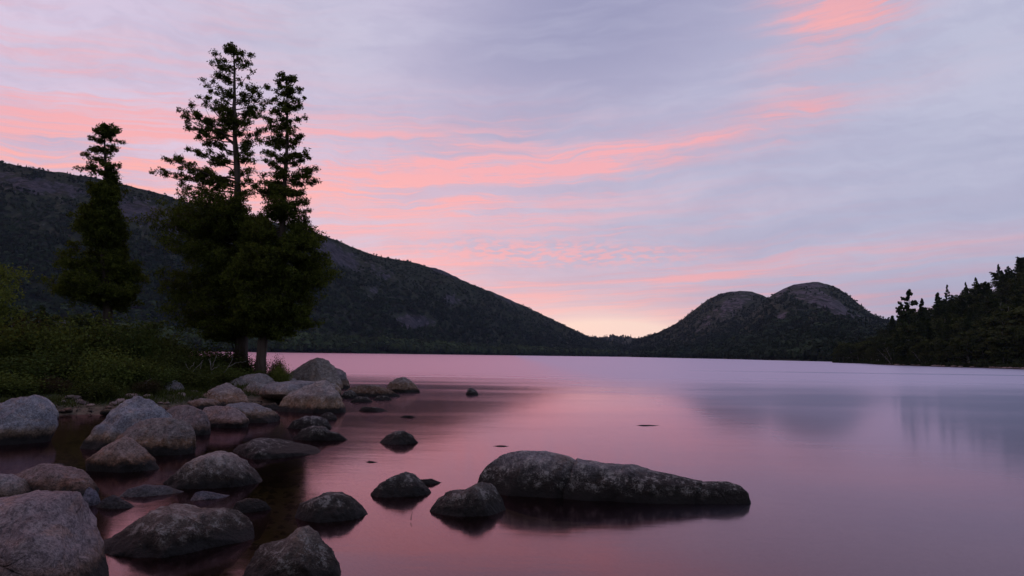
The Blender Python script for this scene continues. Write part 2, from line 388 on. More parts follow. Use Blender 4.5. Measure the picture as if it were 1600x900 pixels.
def hill_mat(name, dk=(0.016, 0.022, 0.014), lt=(0.035, 0.045, 0.022), rk=(0.13, 0.115, 0.135), sc=1.0):
    m, t, o = mat_base(name)
    geo = t.new('ShaderNodeNewGeometry'); pos = geo.outputs['Position']
    at = t.new('ShaderNodeAttribute', attribute_name='granite')
    n1 = t.noise(pos, 0.015 * sc, 8, 0.65); n2 = t.noise(pos, 0.12 * sc, 6, 0.65)
    crack = t.noise(t.vscale(pos, (1.0, 1.0, 0.45)), 0.045 * sc, 8, 0.72, 0.6)
    g = t.mix(t.mapr(n2, 0.4, 0.6), dk, lt)
    r = t.mix(t.mapr(crack, 0.38, 0.6), t.mix(1.0, rk, (0.30, 0.30, 0.33), 'MULTIPLY'), rk)
    r = t.mix(t.mapr(n2, 0.52, 0.62), r, t.mix(1.0, rk, (1.5, 1.42, 1.4), 'MULTIPLY'))
    f = t.mapr(t.m('ADD', at.outputs['Fac'], t.m('MULTIPLY', t.m('SUBTRACT', t.m('ADD', t.m('MULTIPLY', n2, 0.5), t.m('MULTIPLY', crack, 0.5)), 0.5), 4.0)), 0.50, 0.70)
    principled(t, o, t.mix(f, g, r), 0.95, crack, 1.0, 4.0, 0.1)
    return m

M = {}
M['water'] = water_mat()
M['ground'] = ground_mat()
# ------------------------------------------------------------------ land outline near the camera (shoreline of the little point)
def P2(px, py, z=0.0): p = P(px, py, z); return (p[0], p[1])
LAND = [(-60, 14), P2(-300, 668), P2(0, 650), P2(90, 650), P2(150, 648), P2(215, 655), P2(260, 645), P2(330, 640),
        P2(380, 632), P2(440, 628), P2(500, 626), P2(530, 612), P2(535, 602)]
LAND += [(PD(525, 600, 31)[0], 31.5), (PD(470, 600, 35)[0], 35), (PD(380, 600, 39)[0], 39), (PD(240, 600, 46)[0], 46), (PD(130, 600, 75)[0], 75), (-85, 90), (-140, 60)]
LAND = np.array(LAND)
def land_sd(x, y):
    p = np.stack([x, y], -1); n = len(LAND); best = np.full(x.shape, 1e9); inside = np.zeros(x.shape, bool)
    for i in range(n):
        a = LAND[i]; b = LAND[(i + 1) % n]; ab = b - a
        tt = np.clip(((p - a) @ ab) / (ab @ ab), 0, 1)
        d = np.linalg.norm(p - (a + tt[..., None] * ab), axis=-1); best = np.minimum(best, d)
        c = ((a[1] > y) != (b[1] > y)) & (x < (b[0] - a[0]) * (y - a[1]) / (b[1] - a[1] + 1e-12) + a[0])
        inside ^= c
    return np.where(inside, best, -best)
def gh(x, y):
    x = np.asarray(x, float); y = np.asarray(y, float)
    s = land_sd(x, y)
    q = np.stack([x, y, np.zeros_like(x)], -1)
    s = s + 0.5 * fbm(q * 0.6, 3)
    hin = 0.02 + 0.62 * (1 - np.exp(-np.clip(s, 0, None) / 2.2)) + 0.02 * np.clip(s - 4, 0, 20)
    left = sstep(x, 2.0, -3.0) * sstep(y, 26, 18)
    hout = -np.minimum(0.16 * np.clip(-s, 0, None) ** 0.9, 0.40 * left + 2.5 * (1 - left)) - 0.02
    hout = hout * (1 - 0.0) - 6.0 * sstep(np.hypot(x, y), 100, 400)
    h = np.where(s > 0, hin, hout) + 0.05 * fbm(q * 1.7, 3) * (1 + 0 * x)
    cr = sstep(np.hypot(x, y + 1.0), 3.5, 1.5)           # the camera's own bit of shore
    return h * (1 - cr) + 0.05 * cr
def axis(lo, hi, step, far):
    core = list(np.arange(lo, hi + 1e-6, step)); st = step; a = [hi]
    while a[-1] < far: st *= 1.35; a.append(a[-1] + st)
    st = step; b = [lo]
    while b[-1] > -far: st *= 1.35; b.append(b[-1] - st)
    return np.array(b[:0:-1] + core + a[1:])
gx = axis(-34, 12, 0.2, 6000); gy = axis(-1, 48, 0.2, 6000)
GX, GY = np.meshgrid(gx, gy, indexing='ij')
V = np.stack([GX, GY, gh(GX, GY)], -1).reshape(-1, 3)
go = obj('ground', mesh('ground', V, grid_faces(len(gx), len(gy))), M['ground']); tag(go, kind='structure')
wx = np.array([-6000, -400, 0, 400, 6000.]); wy = np.array([-6000, -50, 60, 600, 6000.])
WX, WY = np.meshgrid(wx, wy, indexing='ij')
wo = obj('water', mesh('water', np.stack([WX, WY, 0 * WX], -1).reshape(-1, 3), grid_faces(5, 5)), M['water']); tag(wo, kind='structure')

# ------------------------------------------------------------------ hills
def hill(name, ridge, shore, pexp, mat, patches, amp=8.0, nu=260, nt=90, wob=1.0, back=0.8, ribs=0.0, base_gr=0.0, x0=None, x1=None):
    R = np.array(ridge, float); S = np.array(shore, float)
    def surf(px, t):
        px = np.asarray(px, float); t = np.asarray(t, float)
        rp = PD(px, np.interp(px, R[:, 0], R[:, 1]), np.interp(px, R[:, 0], R[:, 2]))
        d = np.interp(px, S[:, 0], S[:, 1]); w = W(px, 545.0 + 0 * px); w = w / w[..., 1:2]
        sp = w * d[..., None]
        tt = np.minimum(t, 1.0)
        xy = sp[..., :2] + (rp[..., :2] - sp[..., :2]) * tt[..., None]
        hz = rp[..., 2]
        z = -1.0 + (hz + 1.0) * (0.12 * tt + 0.88 * tt ** pexp)
        ex = np.clip(t - 1, 0, None)
        xy = xy + (rp[..., :2] * ex[..., None]) * back
        z = z - hz * sstep(ex, 0, 1.0) * 1.02
        q = np.concatenate([xy, 0 * xy[..., :1]], -1)
        env = sstep(tt, 0.02, 0.3) * (1 - 0.93 * sstep(tt, 0.75, 1.0)) * (ex <= 0)
        z = z + amp * env * (fbm(q / 130.0, 4) + ribs * fbm(q / 45.0, 3, ridged=True))
        z = z + wob * sstep(tt, 0.3, 0.9) * fbm(q / 22.0, 3)
        return np.concatenate([xy, z[..., None]], -1)
    def gran(p, px0=None):
        px, py = proj(p); g = np.full(px.shape, base_gr)
        for (cx, cy, rx, ry, rot, k) in patches:
            cr, sr = math.cos(math.radians(rot)), math.sin(math.radians(rot))
            dx = px - cx; dy = -(py - cy)
            u = (dx * cr + dy * sr) / rx; v = (-dx * sr + dy * cr) / ry
            g = np.maximum(g, k * np.exp(-(u * u + v * v) ** 1.5))
        return g
    pa = x0 if x0 is not None else R[0, 0]; pb = x1 if x1 is not None else R[-1, 0]
    us = np.linspace(pa, pb, nu); ts = np.concatenate([np.linspace(0, 1, nt) ** 0.8, 1 + np.linspace(0.03, 1, 14) ** 1.5])
    U, T = np.meshgrid(us, ts, indexing='ij')
    Vv = surf(U, T); g = gran(Vv)
    o = obj(name, mesh(name, Vv.reshape(-1, 3), grid_faces(nu, len(ts)), True, {'granite': g.ravel()}), mat)
    tag(o, kind='structure')
    return surf, gran, (pa, pb), name

M['hill_near'] = hill_mat('mountain_slope', rk=(0.050, 0.050, 0.062))
M['hill_bub'] = hill_mat('dome_slope', rk=(0.074, 0.069, 0.083))
M['hill_right'] = hill_mat('wooded_slope', dk=(0.012, 0.016, 0.008), lt=(0.02, 0.026, 0.012))

H_left = hill('mountain', [(-420, 190, 1050), (-200, 215, 1080), (-60, 240, 1100), (0, 252, 1100), (60, 265, 1100), (130, 275, 1110), (200, 290, 1130), (240, 300, 1150), (280, 312, 1170), (350, 328, 1220),
    (420, 345, 1280), (490, 362, 1340), (530, 377, 1390), (565, 392, 1430), (590, 400, 1450), (640, 409, 1520), (690, 422, 1580), (740, 445, 1650), (790, 465, 1740), (830, 483, 1820), (870, 502, 1900), (900, 517, 1960), (925, 528, 2000), (960, 538, 2050), (1000, 549, 2100)],
    [(-420, 500), (0, 640), (440, 860), (600, 1050), (760, 1320), (920, 1560), (1000, 1620)], 1.25, M['hill_near'],
    [(60, 290, 110, 16, -10, .75), (240, 340, 90, 24, -18, .85), (520, 395, 60, 16, -28, .95), (590, 425, 40, 12, -20, .6), (650, 503, 34, 13, -6, 1.1), (705, 470, 22, 12, -30, .6), (583, 455, 16, 10, 0, .55), (700, 428, 40, 4.5, -20, .8),
     (790, 468, 40, 5, -24, .6), (330, 380, 60, 14, -20, .6), (150, 385, 60, 12, -15, .45), (30, 340, 60, 10, -15, .4), (130, 300, 90, 8, -6, .6)], amp=16, nu=420, nt=120, ribs=0.35, wob=2.0, base_gr=0.16)
H_far = hill('far_hill', [(820, 545, 2700), (880, 532, 2700), (930, 528, 2700), (960, 526, 2700), (990, 528, 2700), (1030, 530, 2700), (1100, 535, 2700), (1180, 545, 2700)],
    [(820, 1650), (920, 1640), (1010, 1500), (1100, 1300), (1180, 1250)], 1.1, M['hill_near'], [], amp=4, nu=120, nt=40, base_gr=0.0)
H_south = hill('rocky_dome', [(985, 537, 1700), (1000, 529, 1700), (1030, 519, 1700), (1050, 509, 1700), (1065, 500, 1700), (1080, 488, 1700), (1095, 476, 1700), (1110, 466, 1700), (1125, 459, 1700), (1140, 456, 1700), (1158, 454.5, 1700), (1175, 456, 1700), (1190, 461, 1700), (1205, 468, 1700), (1230, 482, 1700), (1270, 505, 1700)],
    [(985, 1420), (1050, 1200), (1130, 950), (1270, 600)], 1.9, M['hill_bub'],
    [(1145, 478, 46, 17, 32, .66), (1100, 505, 26, 10, 40, .5), (1150, 457, 36, 4, 0, .6)], amp=7, nu=220, nt=120, ribs=0.5, base_gr=0.05)
H_north = hill('rocky_dome', [(1000, 556, 1500), (1060, 540, 1480), (1110, 522, 1460), (1150, 503, 1450), (1175, 487, 1450), (1195, 470, 1450), (1210, 459, 1450), (1225, 450.5, 1450), (1240, 445, 1450), (1260, 441.5, 1450), (1278, 441, 1450), (1292, 444, 1450), (1308, 450, 1450), (1325, 461, 1450), (1342, 475, 1450), (1358, 488, 1450), (1380, 498, 1430), (1420, 503, 1400), (1500, 512, 1350), (1620, 520, 1300)],
    [(1000, 1300), (1060, 980), (1200, 560), (1340, 360), (1400, 300), (1620, 260)], 1.9, M['hill_bub'],
    [(1300, 478, 48, 15, -32, .85), (1265, 465, 46, 11, -20, .7), (1262, 446, 40, 6, 0, .8), (1222, 457, 14, 6, 40, .7), (1222, 495, 11, 9, 20, .8), (1330, 488, 30, 6, -30, .6)], amp=7, nu=320, nt=130, ribs=0.5, base_gr=0.05)
H_right = hill('wooded_hill', [(1300, 562, 420), (1350, 548, 400), (1400, 525, 370), (1450, 505, 340), (1500, 482, 340), (1540, 462, 345), (1570, 447, 350), (1600, 430, 350), (1660, 402, 360), (1750, 360, 380), (1900, 300, 400), (2100, 250, 420)],
    [(1300, 330), (1340, 300), (1375, 235), (1400, 215), (1500, 178), (1600, 155), (1750, 120), (1900, 100), (2100, 85)], 1.0, M['hill_right'], [], amp=2.5, nu=160, nt=60, wob=0.6)

# thin evening air
def haze():
    x0, x1, y0, y1, z0, z1 = -5200, 5200, -60, 5200, -13, 460
    V = [(x, y, z) for x in (x0, x1) for y in (y0, y1) for z in (z0, z1)]
    Fq = [(0, 1, 3, 2), (4, 6, 7, 5), (0, 4, 5, 1), (2, 3, 7, 6), (0, 2, 6, 4), (1, 5, 7, 3)]
    m, t, o = mat_base('evening_air'); v = t.new('ShaderNodeVolumePrincipled'); v.inputs['Density'].default_value = HAZE; v.inputs['Color'].default_value = (0.50, 0.64, 0.98, 1)
    v.inputs['Anisotropy'].default_value = 0.2
    t.l.new(v.outputs[0], o.inputs['Volume'])
    ho = obj('haze', mesh('haze', V, Fq, False), m); tag(ho, 'thin bluish evening air between the camera and the mountains', 'haze', kind='stuff')
HAZE = 0.00004
haze()

# distant forest: thousands of crowns that read as one mass
def crown_template(kind, seed, n):
    r = np.random.default_rng(seed); V = []; 
    if kind == 'round':
        d = r.normal(size=(n, 3)); d[:, 2] = abs(d[:, 2]) * 1.0 - 0.25; d /= np.linalg.norm(d, axis=1)[:, None]
        c = d * r.uniform(0.55, 1.0, (n, 1)) * np.array([0.42, 0.42, 0.42]); c[:, 2] = c[:, 2] * 1.1 + 0.52
        s = r.uniform(0.10, 0.18, n)
    else:
        h = r.uniform(0, 1, n) ** 1.3; a = r.uniform(0, 6.28, n); rr = 0.26 * (1 - h) * r.uniform(0.5, 1.1, n) + 0.01
        c = np.stack([rr * np.cos(a), rr * np.sin(a), 0.12 + h * 0.9], -1)
        d = np.stack([np.cos(a), np.sin(a), 0 * a - 0.3], -1); s = 0.035 + 0.10 * (1 - h)
    nrm = d + r.normal(size=(n, 3)) * 0.5; nrm /= np.linalg.norm(nrm, axis=1)[:, None]
    a = np.cross(nrm, r.normal(size=(n, 3))); a /= np.linalg.norm(a, axis=1)[:, None]; b = np.cross(nrm, a)
    q = np.array([[-1, -0.8], [1, -1], [0.9, 1], [-1.1, 0.9]])
    V = c[:, None] + s[:, None, None] * (a[:, None] * q[None, :, :1] + b[:, None] * q[None, :, 1:])
    tone = np.repeat(r.uniform(0, 0.7, n), 4)
    return V.reshape(-1, 3), tone, np.arange(4 * n).reshape(n, 4)
TEMPL = {k: [crown_template(k, 10 + i, 34 if k == 'round' else 30) for i in range(5)] for k in ('round', 'spike')}
def forest(name, H, n, hfun, conf, mat, label, tfun=None, seed=1, thr=0.42):
    surf, gran, (pa, pb), _ = H; r = np.random.default_rng(seed)
    px = r.uniform(pa, pb, n); t = (tfun(r.uniform(0, 1, n)) if tfun else r.uniform(0, 1, n))
    p = surf(px, t); g = gran(p) + 0.45 * fbm(p / 35.0, 3)
    keep = (p[:, 2] > 0.2) & (g < thr + r.uniform(-.1, .1, n)); p = p[keep]; t = t[keep]; n = len(p)
    h = hfun(t, r); cl = fbm(p / 90.0, 2)
    VV = []; FF = []; TT = []; off = 0
    spike = (r.uniform(0, 1, n) + 0.6 * cl) < conf
    tn = np.clip(r.normal(0.30, 0.28, n) + 0.45 * cl, 0, 1)
    for k, sel in (('spike', spike), ('round', ~spike)):
        idx = np.nonzero(sel)[0]; which = r.integers(0, 5, len(idx))
        for w_ in range(5):
            ii = idx[which == w_]
            if not len(ii): continue
            tv, tt, tf = TEMPL[k][w_]; ang = r.uniform(0, 6.28, len(ii)); ca, sa = np.cos(ang), np.sin(ang)
            wd = h[ii] * r.uniform(0.85, 1.35, len(ii)) * (1.0 if k == 'round' else 1.15)
            x = (tv[None, :, 0] * ca[:, None] - tv[None, :, 1] * sa[:, None]) * wd[:, None]
            y = (tv[None, :, 0] * sa[:, None] + tv[None, :, 1] * ca[:, None]) * wd[:, None]
            z = tv[None, :, 2] * (h[ii] * (1.0 if k == 'round' else 1.25))[:, None] - 0.12 * h[ii][:, None]
            v = np.stack([x, y, z], -1) + p[ii][:, None]
            VV.append(v.reshape(-1, 3)); TT.append((tt[None] * 0.45 + (tn[ii] * (0.9 if k == 'round' else 0.35))[:, None]).ravel())
            f = tf[None] + (np.arange(len(ii)) * len(tv))[:, None, None]; FF.append(f.reshape(-1, 4) + off); off += v.shape[0] * v.shape[1]
    o = obj(name, mesh(name, np.concatenate(VV), np.concatenate(FF), False, {'tone': np.concatenate(TT)}), mat)
    tag(o, label, 'forest', kind='stuff'); return o
M['forest'] = foliage('distant_foliage', (0.014, 0.024, 0.014), (0.042, 0.064, 0.032), 0.1, False, 0.01)
M['forest3'] = foliage('shore_foliage', (0.024, 0.038, 0.020), (0.080, 0.112, 0.048), 0.15, False, 0.02)
M['forest2'] = foliage('far_foliage', (0.018, 0.028, 0.019), (0.044, 0.064, 0.038), 0.1, False, 0.01)
forest('forest', H_left, 15000, lambda t, r: r.uniform(7, 12, len(t)) * (1 - 0.62 * sstep(t, 0.25, 0.95)), 0.25, M['forest'], 'dark woods covering the long left mountain slope', lambda u: u ** 0.8, 1)
forest('forest', H_left, 5000, lambda t, r: r.uniform(10, 17, len(t)), 0.12, M['forest3'], 'leafy woods along the far shore below the long mountain', lambda u: 0.004 + u * 0.10, 2)
forest('forest', H_far, 900, lambda t, r: r.uniform(8, 13, len(t)), 0.4, M['forest2'], 'low wooded rise in the gap of the valley', None, 3)
forest('forest', H_south, 4500, lambda t, r: r.uniform(5, 10, len(t)) * (1 - 0.5 * t), 0.4, M['forest2'], 'woods around the lower left rocky dome', None, 4, 0.36)
forest('forest', H_north, 9500, lambda t, r: r.uniform(6, 12, len(t)) * (1 - 0.55 * sstep(t, .3, 1)), 0.4, M['forest2'], 'woods below the taller rounded dome', lambda u: u ** 1.1, 5, 0.36)

# ------------------------------------------------------------------ individual trees
def leaf_quads(c, size, r, flat=0.0, aspect=2.0, nrm=None):
    n = len(c)
    d = r.normal(size=(n, 3)) if nrm is None else nrm + r.normal(size=(n, 3)) * 0.6
    d[:, 2] += flat * 2; d /= np.linalg.norm(d, axis=1)[:, None] + 1e-9
    a = np.cross(d, r.normal(size=(n, 3))); a /= np.linalg.norm(a, axis=1)[:, None] + 1e-9; b = np.cross(d, a)
    q = np.array([[-1, 0.0], [-0.1, -0.5], [1, 0.05], [0.0, 0.55]])
    s = np.broadcast_to(np.asarray(size, float), (n,))[:, None, None]
    V = c[:, None] + s * (a[:, None] * q[None, :, :1] + b[:, None] * q[None, :, 1:] * (2.0 / aspect))
    return V.reshape(-1, 3), np.arange(4 * n).reshape(n, 4)

def bark(name, a, b): return simple(name, a, b, 6.0, 0.95, 0.8, 0.03, 5, (1, 1, 0.15))
M['bark'] = bark('cedar_bark', (0.035, 0.027, 0.022), (0.085, 0.068, 0.06))
M['bark_pale'] = bark('pale_bark', (0.10, 0.095, 0.09), (0.26, 0.25, 0.24))
M['bark_dark'] = bark('dark_bark', (0.02, 0.018, 0.015), (0.05, 0.043, 0.036))
M['cedar'] = foliage('cedar_foliage', (0.022, 0.032, 0.007), (0.105, 0.130, 0.028), 0.28, False, 1.2)
M['spruce'] = foliage('spruce_foliage', (0.028, 0.040, 0.018), (0.080, 0.104, 0.042), 0.1, True, 0.15)
M['broad'] = foliage('broadleaf_foliage', (0.038, 0.050, 0.022), (0.105, 0.125, 0.050), 0.25, True, 0.15)
M['bush'] = foliage('shrub_foliage', (0.028, 0.036, 0.011), (0.100, 0.118, 0.034), 0.25, True, 0.9)
M['bush_l'] = foliage('light_shrub_foliage', (0.042, 0.058, 0.017), (0.125, 0.160, 0.045), 0.3, True, 0.9)
M['bush_y'] = foliage('young_leaf_foliage', (0.06, 0.08, 0.02), (0.21, 0.25, 0.06), 0.35, True, 0.9)
M['bush_r'] = foliage('reddish_shrub_foliage', (0.030, 0.022, 0.014), (0.075, 0.060, 0.032), 0.2, True, 0.9)
M['deadwood'] = simple('bleached_wood', (0.09, 0.085, 0.078), (0.20, 0.19, 0.18), 12)

def cedar(name, label, base_px, d, trunk_pts, ext, named, seed, dens, r0, zsparse, lean_d=0.0, bare_to=None):
    """trunk_pts: [(px,py)] from the ground up; ext: [(py, left px, right px)] crown outline; named: limbs drawn one by one
       (start py, end px, end py, clump radius); zsparse: picture row above which only sparse random limbs grow"""
    r = np.random.default_rng(seed)
    tp = np.array([PD(x, y, d) for x, y in trunk_pts]); root_xy = tp[0].copy()
    zs = tp[:, 2]; top = zs[-1]
    root = empty(name, tuple(root_xy)); tag(root, label, 'tree')
    def trunk_at(z): return np.array([np.interp(z, zs, tp[:, 0]), np.interp(z, zs, tp[:, 1]), z])
    tm = MB(); n = 40; zz = np.linspace(zs[0] - 0.3, top, n)
    rad = r0 * (1 - (zz - zz[0]) / (top - zz[0])) ** 0.85 + 0.008; rad[:4] *= np.array([1.7, 1.45, 1.2, 1.08])
    ctr = np.array([trunk_at(z) for z in zz]) + np.stack([0.03 * np.sin(zz * 1.3 + seed), 0.04 * np.cos(zz * 0.9), 0 * zz], -1)
    Vt, Ft = tube(ctr, rad, 10); Vt = Vt + 0.02 * (pn(Vt * 5)[:, None]) * (r0 / 0.2); tm.add(Vt, Ft)
    E = np.array(sorted(ext)); yz = np.array([PD(400, y, d)[2] for y in E[:, 0]])
    pxm = F / d
    cc = []; cn = []; cs = []
    def limb(S, Epos, clr, k, sag=0.0, thin=1.0, sub=7, start=0.25):
        L = np.linalg.norm(Epos - S); tt = np.linspace(0, 1, 9)[:, None]
        pts = S + (Epos - S) * tt; pts[:, 2] += (-sag * L * np.sin(tt[:, 0] * np.pi) + 0.12 * L * tt[:, 0] ** 3 - 0.12 * L * tt[:, 0])
        pts[1:] += r.normal(size=(8, 3)) * 0.02 * L
        pts[:, 2] += Epos[2] - pts[-1, 2] if False else 0
        Vb, Fb = tube(pts, np.linspace(0.012 + 0.010 * L * thin, 0.004, 9), 5); tm.add(Vb, Fb)
        for q in range(sub):
            f = start + (1 - start) * (q + r.uniform(0, 1)) / sub
            i = f * 8; i0 = int(min(i, 7)); c0 = pts[i0] + (pts[i0 + 1] - pts[i0]) * (i - i0)
            off = r.normal(size=3) * np.array([0.5, 0.8, 0.45]) * clr * (0.5 + 0.7 * f)
            ce = c0 + off
            Vb, Fb = tube(np.array([c0, (c0 + ce) / 2 + r.normal(size=3) * 0.02, ce]), [0.008, 0.006, 0.003], 3); tm.add(Vb, Fb)
            m_ = int(k * r.uniform(0.6, 1.4))
            dirs = r.normal(size=(m_, 3)) * np.array([1, 1, 0.62]) * clr * 0.42
            dirs[:, 2] -= 0.10 * clr
            cc.append(ce + dirs); cn.append(np.tile(r.normal(size=3), (m_, 1))); cs.append(np.full(m_, 0.9))
    for (sy, ex, ey, cr, k, sub) in named:
        S = trunk_at(PD(400, sy, d)[2]); dd = r.uniform(-0.5, 0.5)
        Ep = PD(ex, ey, d + dd); limb(S, Ep, cr * 0.82, k * 1.2, r.uniform(0, 0.04), sub=sub)
    nr = dens
    for i in range(nr):
        y = E[0, 0] + (E[-1, 0] - E[0, 0]) * r.uniform(0, 1) ** 0.8
        if y < zsparse + 25 and r.uniform() < (0.96 if y < zsparse else 0.45): continue
        z = np.interp(-y, -E[::-1, 0], yz[::-1]) if False else PD(400, y, d)[2]
        l = np.interp(y, E[:, 0], E[:, 1]); rt = np.interp(y, E[:, 0], E[:, 2])
        T = trunk_at(z); tpx, _ = proj(T)
        Rl = (tpx - l) / pxm; Rr = (rt - tpx) / pxm
        a = r.uniform(0, 2 * np.pi); ca, sa = math.cos(a), math.sin(a)
        Rm = Rr if ca > 0 else Rl; Rd = 0.5 * (Rl + Rr) * 0.9
        Lx = 1 / math.sqrt((ca / max(Rm, .1)) ** 2 + (sa / max(Rd, .1)) ** 2)
        lump = pn(np.array([ca * 1.3 + seed, sa * 1.3, z * 1.15]))
        if y >= zsparse and lump < -0.08 and r.uniform() < 0.8: continue
        L = Lx * r.uniform(0.62, 1.02) * (1.0 + 0.35 * min(lump, 0.3)) * (1.12 if r.uniform() < .12 else 1)
        Ep = T + np.array([ca * L, sa * L, r.uniform(-0.05, 0.22) * L])
        S = trunk_at(max(z - 0.15 * L, zs[0] + 0.4))
        cr = 0.13 + 0.075 * L if y > zsparse else 0.13
        limb(S, Ep, cr, 13 if y < zsparse else 22, 0.02, 0.8, sub=int(4 + 3.0 * L), start=0.2 if y < zsparse else 0.3)
    c = np.concatenate(cc); nm = np.concatenate(cn)
    c = c + r.normal(size=c.shape) * 0.015
    rep = 5
    c3 = np.repeat(c, rep, 0) + r.normal(size=(len(c) * rep, 3)) * 0.035
    Vl, Fl = leaf_quads(c3, r.uniform(0.024, 0.056, len(c3)), r, 0.1, 2.2)
    tone = np.repeat(np.repeat(r.uniform(0, 1, len(c)), rep), 4)
    loc = np.array(root_xy)
    V0 = np.concatenate(tm.V) - loc
    tr = obj('trunk', mesh('trunk', V0, np.concatenate(tm.F)), M['bark'], root)
    cr_ = obj('crown', mesh('crown', Vl - loc, Fl, False, {'tone': tone}), M['cedar'], root)
    return root

# left cedar
cedar('cedar_tree', 'slender dark cedar standing alone above the left shrubs', None, 27.0,
      [(172, 590), (170, 540), (168, 500), (166, 440), (164, 380), (166, 330), (165, 270), (166, 192)],
      [(190, 160, 172), (205, 145, 190), (225, 140, 196), (245, 150, 185), (262, 132, 182), (275, 140, 180), (300, 142, 184), (330, 134, 188), (360, 116, 190), (390, 104, 192), (415, 88, 202), (440, 86, 212), (460, 76, 216), (472, 110, 205), (482, 150, 185)],
      [(262, 124, 262, .14, 12, 6), (270, 140, 262, .16, 16, 7), (255, 140, 247, .16, 16, 6), (235, 136, 232, .10, 12, 4), (225, 146, 214, .14, 14, 6), (250, 130, 242, .10, 8, 3), (215, 150, 205, .16, 14, 7),
       (220, 194, 222, .10, 9, 4), (230, 186, 238, .09, 8, 3), (215, 186, 205, .12, 12, 5), (262, 188, 258, .10, 10, 5), (258, 182, 268, .12, 12, 5), (210, 164, 193, .12, 13, 6), (218, 170, 208, .14, 12, 6), (240, 166, 235, .12, 12, 5), (212, 160, 212, .14, 10, 5), (262, 165, 255, .14, 14, 5)],
      11, 400, 0.20, 274)
# tall cedar
cedar('cedar_tree', 'tallest cedar with open layered top beside the pale boulders', None, 28.0,
      [(377, 598), (378, 560), (378, 520), (376, 460), (373, 400), (371, 320), (369, 240), (367, 160), (363, 70)],
      [(67, 358, 370), (80, 345, 388), (110, 330, 398), (150, 320, 410), (200, 300, 420), (250, 290, 405), (300, 300, 400), (312, 268, 398), (330, 250, 410), (370, 236, 412), (410, 240, 408), (440, 262, 410), (475, 255, 405), (500, 240, 405), (522, 300, 400)],
      [(80, 352, 74, .2, 22, 6), (85, 372, 75, .2, 22, 6), (100, 385, 80, .22, 18, 6), (110, 390, 95, .18, 14, 5), (110, 342, 88, .22, 20, 7), (130, 328, 102, .2, 18, 6), (140, 394, 108, .15, 12, 5),
       (150, 330, 130, .18, 12, 5), (165, 322, 128, .18, 16, 6), (150, 400, 135, .2, 16, 7), (165, 420, 130, .2, 16, 8), (172, 422, 152, .22, 16, 8), (185, 410, 150, .2, 18, 7), (185, 318, 148, .18, 16, 6), (205, 310, 145, .16, 12, 5),
       (215, 276, 172, .16, 16, 9), (215, 290, 168, .2, 20, 9), (225, 300, 172, .22, 22, 9), (225, 288, 190, .18, 18, 8), (230, 320, 170, .22, 22, 7), (240, 290, 198, .18, 16, 7), (245, 318, 205, .2, 18, 7),
       (205, 395, 168, .2, 20, 6), (215, 392, 190, .22, 20, 6), (235, 402, 200, .2, 20, 7), (245, 408, 205, .18, 14, 7), (255, 292, 228, .2, 20, 8), (262, 318, 222, .2, 22, 7), (270, 325, 238, .2, 22, 6), (250, 388, 222, .22, 22, 6),
       (285, 246, 268, .18, 16, 10), (290, 258, 262, .2, 20, 11), (280, 254, 243, .18, 20, 9), (285, 272, 240, .2, 20, 9), (290, 285, 250, .22, 22, 9), (298, 300, 270, .25, 24, 8), (300, 280, 284, .22, 20, 8), (295, 322, 262, .25, 24, 7),
       (275, 385, 262, .22, 20, 6), (290, 392, 280, .2, 20, 6), (300, 400, 300, .2, 16, 6), (318, 285, 312, .25, 24, 9), (318, 315, 300, .25, 24, 8), (125, 350, 120, .22, 18, 6), (150, 352, 140, .22, 20, 6), (175, 350, 168, .25, 26, 7), (190, 355, 182, .25, 26, 7), (205, 350, 190, .25, 26, 7)],
      22, 720, 0.26, 312)
# companion cedar, front right
cedar('cedar_tree', 'cedar with pale leaning trunk, right of the tallest one', None, 26.6,
      [(404, 600), (408, 560), (412, 530), (420, 495), (432, 440), (440, 380), (444, 320), (447, 240), (449, 180), (450, 118)],
      [(112, 444, 458), (130, 432, 468), (150, 424, 474), (180, 420, 474), (200, 412, 476), (240, 414, 480), (262, 405, 490), (280, 395, 494), (310, 390, 485), (335, 388, 480), (352, 372, 498), (375, 366, 512), (400, 364, 518), (430, 362, 516), (460, 366, 508), (485, 372, 500), (505, 378, 485), (520, 400, 470)],
      [(125, 438, 118, .16, 18, 6), (125, 460, 120, .16, 18, 6), (140, 432, 128, .15, 14, 6), (145, 472, 138, .1, 12, 6), (160, 478, 152, .09, 8, 4), (165, 428, 152, .16, 14, 5), (175, 470, 160, .15, 16, 6), (190, 470, 184, .15, 14, 6),
       (185, 420, 165, .16, 14, 6), (200, 414, 182, .16, 16, 7), (215, 418, 202, .18, 18, 6), (225, 474, 208, .14, 14, 6), (240, 478, 238, .15, 16, 6), (255, 480, 245, .16, 18, 7), (250, 412, 232, .2, 20, 7), (265, 410, 250, .2, 22, 7),
       (275, 494, 262, .2, 22, 9), (285, 494, 278, .2, 20, 8), (285, 485, 268, .22, 24, 7), (300, 400, 270, .22, 26, 7), (310, 395, 285, .22, 24, 8), (325, 482, 310, .2, 18, 7), (340, 484, 325, .2, 14, 7), (170, 448, 165, .2, 24, 6), (200, 446, 195, .22, 26, 6), (150, 450, 145, .16, 20, 6),
       (225, 440, 222, .25, 30, 6), (250, 445, 245, .25, 32, 6), (275, 440, 270, .28, 34, 7), (300, 450, 295, .28, 34, 7), (300, 425, 292, .28, 34, 7), (325, 425, 310, .28, 34, 7), (325, 455, 315, .28, 30, 7)],
      33, 640, 0.19, 322)

